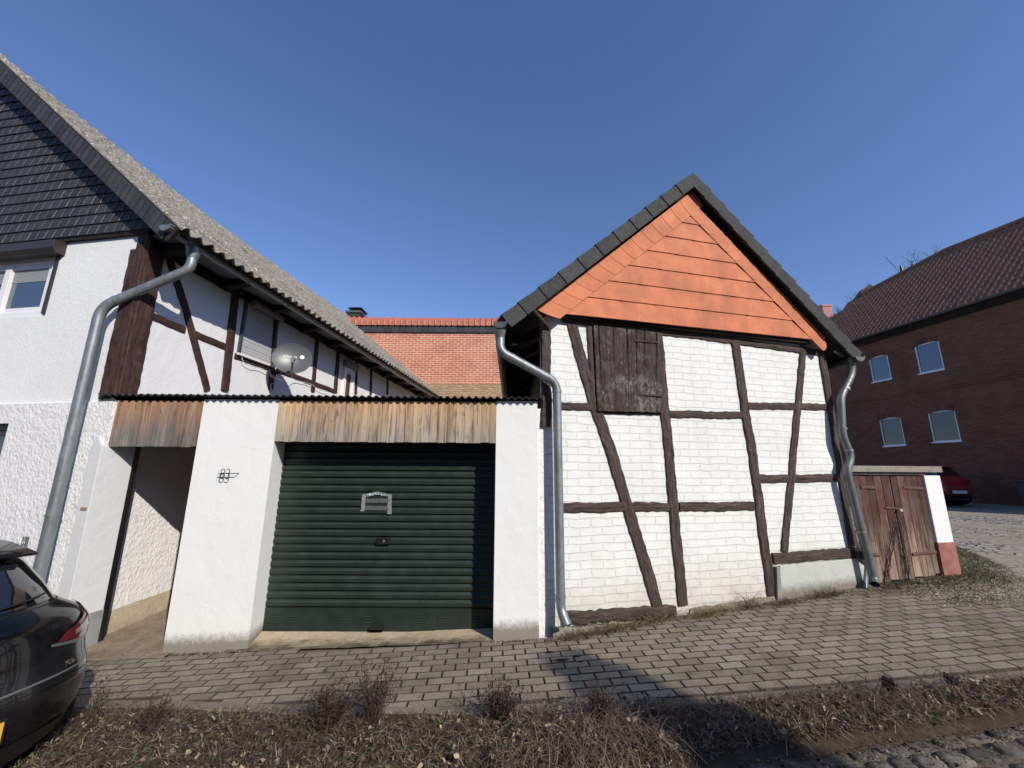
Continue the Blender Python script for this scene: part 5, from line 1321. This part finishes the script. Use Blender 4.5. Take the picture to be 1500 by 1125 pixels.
# bare climber on the gate
mb=MB(); r=random.Random(14)
for (px0,px1) in ((1300,1313),(1262,1255),(1330,1318)):
    for k in range(7):
        a=GT.px(px0+r.uniform(-4,4),850,.03); b=GT.px(px1+r.uniform(-6,6),760+r.uniform(-20,25),.03); pts=[GT.P(a[0]+(b[0]-a[0])*t+r.uniform(-.012,.012),a[1]+(b[1]-a[1])*t,.02+r.uniform(0,.03)) for t in [i/8 for i in range(9)]]
        mb.tube(pts,[.004-.0003*i for i in range(9)],5)
        for q in range(10):
            s=r.choice(pts); e=s+GT.t*r.uniform(-.07,.07)+Vector((0,0,r.uniform(.0,.1)))+GT.n*r.uniform(0,.03); ribbon(mb,[s,e],.003,.0015,1)
tag(mb.build('bare_climber',m_plain('bare_twig',(.05,.038,.03),.9),None,org=GT.P(.6,.4)),'thin bare climbing twigs growing up the boards of the wooden gate','climber')
# trees ---------------------------------------------------------------------
MBk=m_plain('dark_bark',(.05,.042,.035),.9,0,10,.3)
def bare_tree(base,top,seed,label,blob=True):
    h=top[2]
    r=random.Random(seed); t=thing('bare_tree',label,'tree',base,'bare trees behind the roofs'); tm=MB(); cm=MB()
    def br(p,d,l,rad,dep,mb):
        pts=[p]; q=p; dd=d
        for i in range(4):
            dd=(dd+Vector((r.uniform(-.22,.22),r.uniform(-.22,.22),r.uniform(-.05,.18)))).normalized(); q=q+dd*l/4; pts.append(q)
        mb.tube(pts,[rad*(1-.12*i) for i in range(5)],6 if dep<2 else 4,cap=False)
        if dep>=5:
            if blob:
                for k in range(3):
                    e=q+Vector((r.uniform(-.15,.15),r.uniform(-.15,.15),r.uniform(-.15,.15))); s=.05; u1=Vector((r.uniform(-1,1),r.uniform(-1,1),r.uniform(-1,1))).normalized()*s; u2=Vector((r.uniform(-1,1),r.uniform(-1,1),r.uniform(-1,1))).normalized()*s
                    cm.add([e-u1,e-u2,e+u1,e+u2],[[0,1,2,3]])
            return
        for k in range(3 if dep<4 else 3):
            a=r.uniform(0,6.28); sp=r.uniform(.35,.8); nd_=(dd+Vector((math.cos(a)*sp,math.sin(a)*sp,r.uniform(0,.3)))).normalized(); br(pts[r.choice((2,3,4))] if k else q,nd_,l*r.uniform(.6,.78),rad*.55,dep+1,cm)
    b=Vector(base); tm.tube([b,b+Vector((.1,0,h*.2)),b+Vector((0,.1,h*.36))],[h*.03,h*.024,h*.02],10)
    br(b+Vector((0,.1,h*.35)),Vector((0,0,1)),h*.27,h*.017,0,cm)
    zt_=max(v[2] for v in cm.v); f_=(top[2]-b.z)/(zt_-b.z); hi=[v for v in cm.v if v[2]>zt_-.16*(zt_-b.z)]; mx=sum(v[0] for v in hi)/len(hi)
    for m_ in (tm,cm): m_.v=[(b.x+(v[0]-b.x)*f_+top[0]-(b.x+(mx-b.x)*f_),b.y+(v[1]-b.y)*f_,b.z+(v[2]-b.z)*f_) for v in m_.v]
    tm.build('trunk',MBk,t); cm.build('crown',MBk,t)
    return t
p=onY(1386,338,34); bare_tree((p.x,34,.4),p,5,'bare tree whose topmost twigs show over the ridge of the red brick house')
p=onY(1240,428,46); bare_tree((p.x,46,.4),p,12,'bare tree behind the low end of the brown roof, right of the pink chimney',blob=False)
# conifer across the street (casts the long shadow)
ct=thing('conifer','slim dark conifer standing across the street behind the photographer','tree',(6.2,-3.8,g(6,-3.8)))
mb=MB(); mb.tube([(6.1,-3.9,0),(6.3,-3.95,3.5),(6.65,-4.0,6.1)],[.12,.09,.02],8); mb.build('trunk',MBk,ct)
mb=MB(); r=random.Random(2)
for i in range(9000):
    z=r.uniform(1.0,6.45); c=Vector((6.1+(z/6.4)**1.5*.55,-3.92,z)); R2=.30 if z>5.6 else .30+.42*min(1,(5.6-z)/1.6); R2*= (1 if z<6.2 else .75)
    a=r.uniform(0,6.28); q=math.sqrt(r.random())*R2; p=c+Vector((math.cos(a)*q,math.sin(a)*q,0)); s=.06
    u1=Vector((r.uniform(-1,1),r.uniform(-1,1),r.uniform(-.5,1.5))).normalized()*s; u2=Vector((r.uniform(-1,1),r.uniform(-1,1),r.uniform(-1,1))).normalized()*s*.6
    mb.add([p-u1,p-u2,p+u1,p+u2],[[0,1,2,3]])
mb.build('crown',mat_leaf('dark_needles',(.03,.05,.02)),ct)

# ================================================================== OPPOSITE SIDE OF THE STREET (behind the camera; shades the horizon and shows in reflections)
MO=m_plaster('grey_beige_render',(.30,.27,.23),50,.003,7,.006)
for (x0,x1,yf,ze,zr,lab) in ((-24,-7,-9.0,5.2,9.0,'grey-beige rendered row house across the street behind the camera, left one'),(-6.6,7.5,-9.6,4.9,8.6,'grey-beige rendered house across the street straight behind the camera'),(8,26,-10.2,5.2,8.8,'grey-beige rendered row house across the street behind the camera, right one')):
    OF=Frame((0,yf),(1,0),(0,1)); t=thing('opposite_house',lab,'house',((x0+x1)/2,yf-3,0),'row houses across the street')
    hs=[]; x=x0+1.2
    while x<x1-1.6:
        hs+= [(x,x+1.1,3.2,4.5),(x,x+1.1,.9,2.2)]; x+=2.6
    mb=MB(); wall(mb,OF,x0,x1,-.4,ze,hs,.15); mb.add([OF.P(x0,-.4,0),OF.P(x0,ze,0),OF.P(x0,zr,-3.6),OF.P(x0,ze,-7.2),OF.P(x0,-.4,-7.2)],[[0,1,2,3,4]]); mb.add([OF.P(x1,-.4,0),OF.P(x1,ze,0),OF.P(x1,zr,-3.6),OF.P(x1,ze,-7.2),OF.P(x1,-.4,-7.2)],[[4,3,2,1,0]]); mb.add([OF.P(x0,-.4,-7.2),OF.P(x0,ze,-7.2),OF.P(x1,ze,-7.2),OF.P(x1,-.4,-7.2)],[[0,1,2,3]]); mb.build('wall',MO,t)
    for h in hs: window(t,OF,*h,-.06,M['white'],M['glass'],.06,1,sash=False)
    mb=MB(); mb.prism([OF.P(x0-.2,ze-.15,.35),OF.P(x0-.2,zr,-3.6),OF.P(x0-.2,ze-.15,-7.55),OF.P(x0-.2,ze-.3,-7.55),OF.P(x0-.2,zr-.17,-3.6),OF.P(x0-.2,ze-.3,.35)],Vector((x1-x0+.4,0,0))); mb.build('roof',M['pantile'],t)

mb=MB(); r=random.Random(91)
for i in range(3200):
    px=r.gauss(1440,45); py=r.gauss(866,8)
    if px<1330: continue
    q=onZ(px,py,zat(px,py)); s=r.uniform(.004,.014); z=g(q.x,q.y)+.014; k=r.uniform(.5,1.2); vs=[(q.x+s*r.uniform(.6,1.2)*math.cos(a),q.y+s*r.uniform(.6,1.2)*math.sin(a),z) for a in (0,1.57,3.14,4.71)]+[(q.x,q.y,z+s*.9)]
    mb.add(vs,[[0,1,4],[1,2,4],[2,3,4],[3,0,4]],None,(k,k*.97,k*.9))
mb.build('gravel',m_plain('pale_gravel',(.42,.38,.31),.95),kind='stuff')
mb=MB(); r=random.Random(92)
for i in range(900):   # bits of dry leaf and moss caught on the paving
    x=r.uniform(-3.2,6); y=yverge(x)+.1+abs(r.gauss(0,.25)) if r.random()<.7 else r.uniform(3.3,4.2)
    if y>yfac(x)-.1: continue
    s=r.uniform(.003,.010); p=Vector((x,y,g(x,y)+.017)); a1=Vector((r.uniform(-1,1),r.uniform(-1,1),r.uniform(-.1,.3))).normalized()*s; b1=Vector((r.uniform(-1,1),r.uniform(-1,1),r.uniform(-.1,.3))).normalized()*s*.5
    mb.add([p-a1,p-b1,p+a1,p+b1],[[0,1,2,3]],None,dcol(r,.1,1.0))
mb.build('paving_debris',ML,kind='stuff')
# ================================================================== CARS
def lerp_tab(tab,z):
    if z<=tab[0][0]: return tab[0][1]
    for (a,b),(c,d) in zip(tab,tab[1:]):
        if z<=c: 
            t=(z-a)/(c-a); t=t*t*(3-2*t) if False else t
            return b+(d-b)*t
    return tab[-1][1]
W_=[(.18,.76),(.26,.81),(.40,.875),(.55,.895),(.72,.885),(.86,.86),(.93,.83),(.975,.765),(1.01,.715),(1.10,.675),(1.25,.60),(1.33,.55),(1.37,.50),(1.40,.42),(1.415,.28),(1.42,.0)]
XR=[(.18,.16),(.26,.07),(.34,.03),(.50,.0),(.60,.01),(.68,.045),(.80,.06),(.90,.085),(.96,.13),(1.0,.18),(1.10,.24),(1.25,.36),(1.31,.43),(1.37,.6),(1.40,.85),(1.415,1.3),(1.42,1.8)]
XF=[(.18,3.9),(.26,4.0),(.50,4.06),(.65,4.02),(.75,3.9),(.86,3.55),(.93,3.2),(1.0,2.95),(1.10,2.72),(1.25,2.35),(1.36,2.05),(1.40,1.95),(1.42,1.85)]
def car_pt(z,phi,off=0):
    """phi 0 = centre of the rear, 90 = right flank mid, 180 = centre of the front, negative = left"""
    W=lerp_tab(W_,z)*.935+off; xr=lerp_tab(XR,z)-off; xf=lerp_tab(XF,z)+off
    s=1 if phi>=0 else -1; a=abs(phi); L=xf-xr; rl=min(.50,L*.35)
    if a<=60:
        t=R_(a*1.5); x=xr+rl*(1-math.cos(t)**(2/2.7)) ; y=W*math.sin(t)**(2/3.3) if a>0 else 0
    elif a<=120: x=xr+rl+(L-2*rl)*(a-60)/60; y=W
    else:
        t=R_((180-a)*1.5); x=xf-rl*(1-math.cos(t)**(2/2.6)) if a<180 else xf; y=W*math.sin(t)**(2/2.6) if a<180 else 0
    return x,s*y,z
def make_car(name,label,pos,head,paint,plate_text,rear_col,group=None,z0=0,badge=None):
    """head = heading angle; the car's own x runs forward from the rear bumper"""
    fw=Vector((math.cos(head),math.sin(head),0)); rt=Vector((math.sin(head),-math.cos(head),0)); o=Vector(pos)
    T=lambda p: o+fw*p[0]+rt*p[1]+Vector((0,0,p[2]))
    c=thing(name,label,'car',pos)
    zs=[.18,.21,.26,.34,.40,.50,.60,.64,.68,.74,.80,.86,.90,.93,.955,.975,.99,1.01,1.05,1.10,1.18,1.25,1.29,1.31,1.33,1.35,1.37,1.385,1.40,1.41,1.415,1.42]
    NP=96
    mb=MB(); vs=[]
    for z in zs:
        for k in range(NP): vs.append(T(car_pt(z,-180+360*k/NP)))
    fs=[]
    arch=lambda x,z: False
    for j in range(len(zs)-1):
        for k in range(NP):
            cxp=car_pt((zs[j]+zs[j+1])/2,-180+360*(k+.5)/NP)
            if abs(cxp[1])>.6 and any((cxp[0]-wx)**2+(cxp[2]-.31)**2<.335**2 for wx in (.62,3.2)): continue
            fs.append([j*NP+k,j*NP+(k+1)%NP,(j+1)*NP+(k+1)%NP,(j+1)*NP+k])
    v0,v1,v2=[Vector(vs[i]) for i in fs[NP//2+3][:3]]
    if (v1-v0).cross(v2-v0).dot(v0-o-fw*2)<0: fs=[f[::-1] for f in fs]
    mb.add(vs,fs,None,1,True)
    body=mb.build('body',paint,c)
    mb=MB(); mb.box(T((2,0,.24)),fw*1.75,rt*.72,Vector((0,0,.06))); 
    for wx in (.62,3.2): mb.tube([T((wx,-.7,.32)),T((wx,.7,.32))],.34,20)
    mb.build('underbody',M['black'],c)
    def patch(nm,zl,pl,mat,off,par=None,nu=14,nv=8,label=None,th=0):
        """zl: (z bottom,z top) ; pl(v)->(phi0,phi1) and zl may be functions of u"""
        mb=MB()
        def P(i,j):
            u=i/nu; v=j/nv; p0,p1=pl(v); a=zl[0](u) if callable(zl[0]) else zl[0]; b=zl[1](u) if callable(zl[1]) else zl[1]
            return T(car_pt(a+(b-a)*v,p0+(p1-p0)*u,off+th*math.sin(math.pi*u)*math.sin(math.pi*v)))
        mb.grid(P,nu,nv); 
        q=[Vector(mb.v[i]) for i in mb.f[nu//2][:3]]
        if (q[1]-q[0]).cross(q[2]-q[0]).dot(q[0]-o-fw*2-Vector((0,0,.5)))<0: mb.f=[f[::-1] for f in mb.f]
        return mb.build(nm,mat,par or body,label=label)
    GB=M['car_glass']
    patch('rear_window',(1.015,1.275),lambda v:(-44+3*v,44-3*v),GB,.004,None,24,8)
    patch('windscreen',(.96,1.34),lambda v:(136,224 if False else 180),GB,.004); patch('windscreen',(.96,1.34),lambda v:(-180,-136),GB,.004)
    for s in (1,-1):
        patch('side_window',(.985,1.30),lambda v,s=s:(s*(64+3*v),s*(86)),GB,.004)
        patch('side_window',(.985,1.30),lambda v,s=s:(s*88,s*(114-6*v)),GB,.004)
        # tail lamps
        lo=lambda u:.80+.03*u; 
        tl=patch('tail_lamp',(lambda u:.80-.035*math.sin(math.pi*min(1,u*1.3))+.02*u,lambda u:.835+.11*u),lambda v,s=s:(s*(17+3*v),s*52),M['lamp_red'],.012,None,20,8,th=.006)
        patch('lamp_lens',(lambda u:.805+.03*u,lambda u:.83+.07*u),lambda v,s=s:(s*24,s*45),M['lamp_clear'],.0195,tl,14,4)
        patch('lamp_surround',(lambda u:.785-.04*math.sin(math.pi*min(1,u*1.3))+.02*u,lambda u:.80-.035*math.sin(math.pi*min(1,u*1.3))+.02*u),lambda v,s=s:(s*15,s*53),M['car_grey'],.011,tl,14,2)
        patch('reflector',(.335,.365),lambda v,s=s:(s*36,s*50),M['lamp_red'],.006,None,8,2)
        patch('headlamp',(.66,.78),lambda v,s=s:(s*(150),s*(166+0*v)),M['lamp_clear'],.008)
        # mirrors
        mm=MB(); mm.tube([T((2.75,s*.80,.98)),T((2.78,s*.92,1.0)),T((2.80,s*1.0,1.0))],[.03,.085,.06],12); mm.build('mirror',paint,c)
    patch('chrome_strip',(lambda u:.622,lambda u:.632),lambda v:(-30+3*v,30-3*v),M['car_grey'],.010,None,24,2)
    patch('bumper_insert',(.22,.36),lambda v:(-30,30),M['black'],.006,None,24,3)
    for zz in (.70,): pass
    patch('shut_line',(.995,1.0),lambda v:(-47,47),M['black'],.003,None,24,1)
    for s in (1,-1): patch('shut_line',(.62,.745),lambda v,s=s:(s*33,s*33.7),M['black'],.003,None,1,6)
    patch('shut_line',(.585,.59),lambda v:(-40,40),M['black'],.003,None,24,1)
    # spoiler
    mb=MB(); 
    def sp(i,j):
        u=-1+2*i/20; t=j/6; prof=[(.42,1.283),(.34,1.288),(.30,1.300),(.31,1.315),(.42,1.345),(.60,1.372),(.85,1.398)][j]
        return T((prof[0]+.10*u*u*(1 if j<5 else .2),u*(.515-.05*j/6),prof[1]-.02*u*u+.006))
    mb.grid(sp,20,6); mb.f=[f[::-1] for f in mb.f]; mb.build('spoiler',paint,c)
    # number plate
    pz=.46; x_=car_pt(pz,0,.0)[0]
    pm=MB(); pm.box(T((x_-.002,0,pz)),rt*.285,Vector((0,0,.062)),fw*.014); pf_=pm.build('number_plate',M['black'],c,bevel=.004)
    pm=MB(); pm.box(T((x_-.017,0,pz)),rt*.27,Vector((0,0,.050)),fw*.003); pm.build('plate_face',rear_col,pf_)
    if badge:
        x1,y1,z1=car_pt(.685,24,.008); x2,y2,z2=car_pt(.685,20,.008); xd=(T((x1,y1,z1))-T((x2,y2,z2))).normalized()
        txt(badge,.042,M['chrome'],body,T(car_pt(.66,21.5,.012)),xd,(0,0,1),.003,'badge')
    # wiper
    mb=MB(); mb.tube([T(car_pt(1.03,2,.02)),T(car_pt(1.05,14,.03)),T(car_pt(1.06,26,.02))],.006,6); mb.build('rear_wiper',M['black'],c)
    # wheels
    for wx in (.62,3.2):
        for s in (1,-1):
            wt_=MB(); cc=T((wx,s*.74,.31)); N=32; prof=[(.20,-.09),(.29,-.10),(.31,-.07),(.312,.0),(.31,.07),(.29,.10),(.20,.09)]; vs=[];
            for (rd_,of) in prof:
                for k in range(N): a=2*math.pi*k/N; vs.append(cc+rt*s*of+fw*rd_*math.cos(a)+Vector((0,0,rd_*math.sin(a))))
            wt_.add(vs,[[i*N+k,i*N+(k+1)%N,(i+1)*N+(k+1)%N,(i+1)*N+k] for i in range(6) for k in range(N)],None,1,True); wh=wt_.build('wheel',M['black'],c)
            rm=MB(); rm.tube([cc-rt*s*.02,cc+rt*s*.03],.20,24)
            for k in range(7): a=2*math.pi*k/7; rm.box(cc+rt*s*.055+fw*.11*math.cos(a)+Vector((0,0,.11*math.sin(a))),(fw*math.cos(a)+Vector((0,0,math.sin(a))))*.09,(Vector((0,0,math.cos(a)))-fw*math.sin(a))*.018,rt*.012)
            rm.tube([cc+rt*s*.03,cc+rt*s*.07],.04,12); rm.build('rim',M['car_grey'],wh)
    return c
M['car_glass']=m_glass('tinted_car_glass',(.012,.014,.018),.03); M['lamp_red']=m_glass('red_lamp_plastic',(.12,.006,.014),.15); M['lamp_clear']=m_glass('clear_lamp_plastic',(.26,.19,.19),.15)
M['chrome']=m_plain('chrome',(.7,.7,.7),.12,1); M['car_grey']=m_plain('grey_alloy',(.2,.2,.21),.35,.6)
blackp=m_paint('black_car_paint',(.003,.003,.004),.2,.55); blackp.node_tree.nodes['Principled BSDF'].inputs['Specular IOR Level'].default_value=.25; redp=m_paint('red_car_paint',(.30,.008,.018),.25)
hd=math.pi-R_(11)
make_car('parked_car','shiny black hatchback parked at the left edge, seen from behind',(-2.74,2.20,-.11),hd,blackp,'',m_plain('yellow_plate',(.72,.42,.06),.4),badge='TCe')
ANCH=onY(1410,741,14.4)
make_car('parked_car','small red car parked in the shade in front of the red brick house',(ANCH.x,ANCH.y,ANCH.z),math.atan2(1,-.05),redp,'',m_plain('white_plate',(.7,.7,.7),.4))
# grey-green box by the red house wall
q=RF.px(1498,742); q2=RF.px(1475,704); bx=MB()
s1=RF.px(1476,725)[0]-.75; zt3=RF.px(1476,705)[1]
bx.prism([RF.P(s1,.45,.05),RF.P(s1-1.1,.45,.05),RF.P(s1-1.0,zt3,.05),RF.P(s1+.1,zt3,.05)],RF.n*.6)
b_=bx.build('storage_box',m_plain('grey_green_plastic',(.06,.085,.08),.6,0,4,.2),None,bevel=.02,org=RF.P(s1-.5,.45,.3)); tag(b_,'grey-green storage box against the red brick house wall at the right edge','storage box')
bx=MB(); bx.fbox(RF,s1-1.05,s1+.14,zt3,zt3+.05,.02,.70); bx.build('lid',MATS['grey_green_plastic'],b_,bevel=.01)
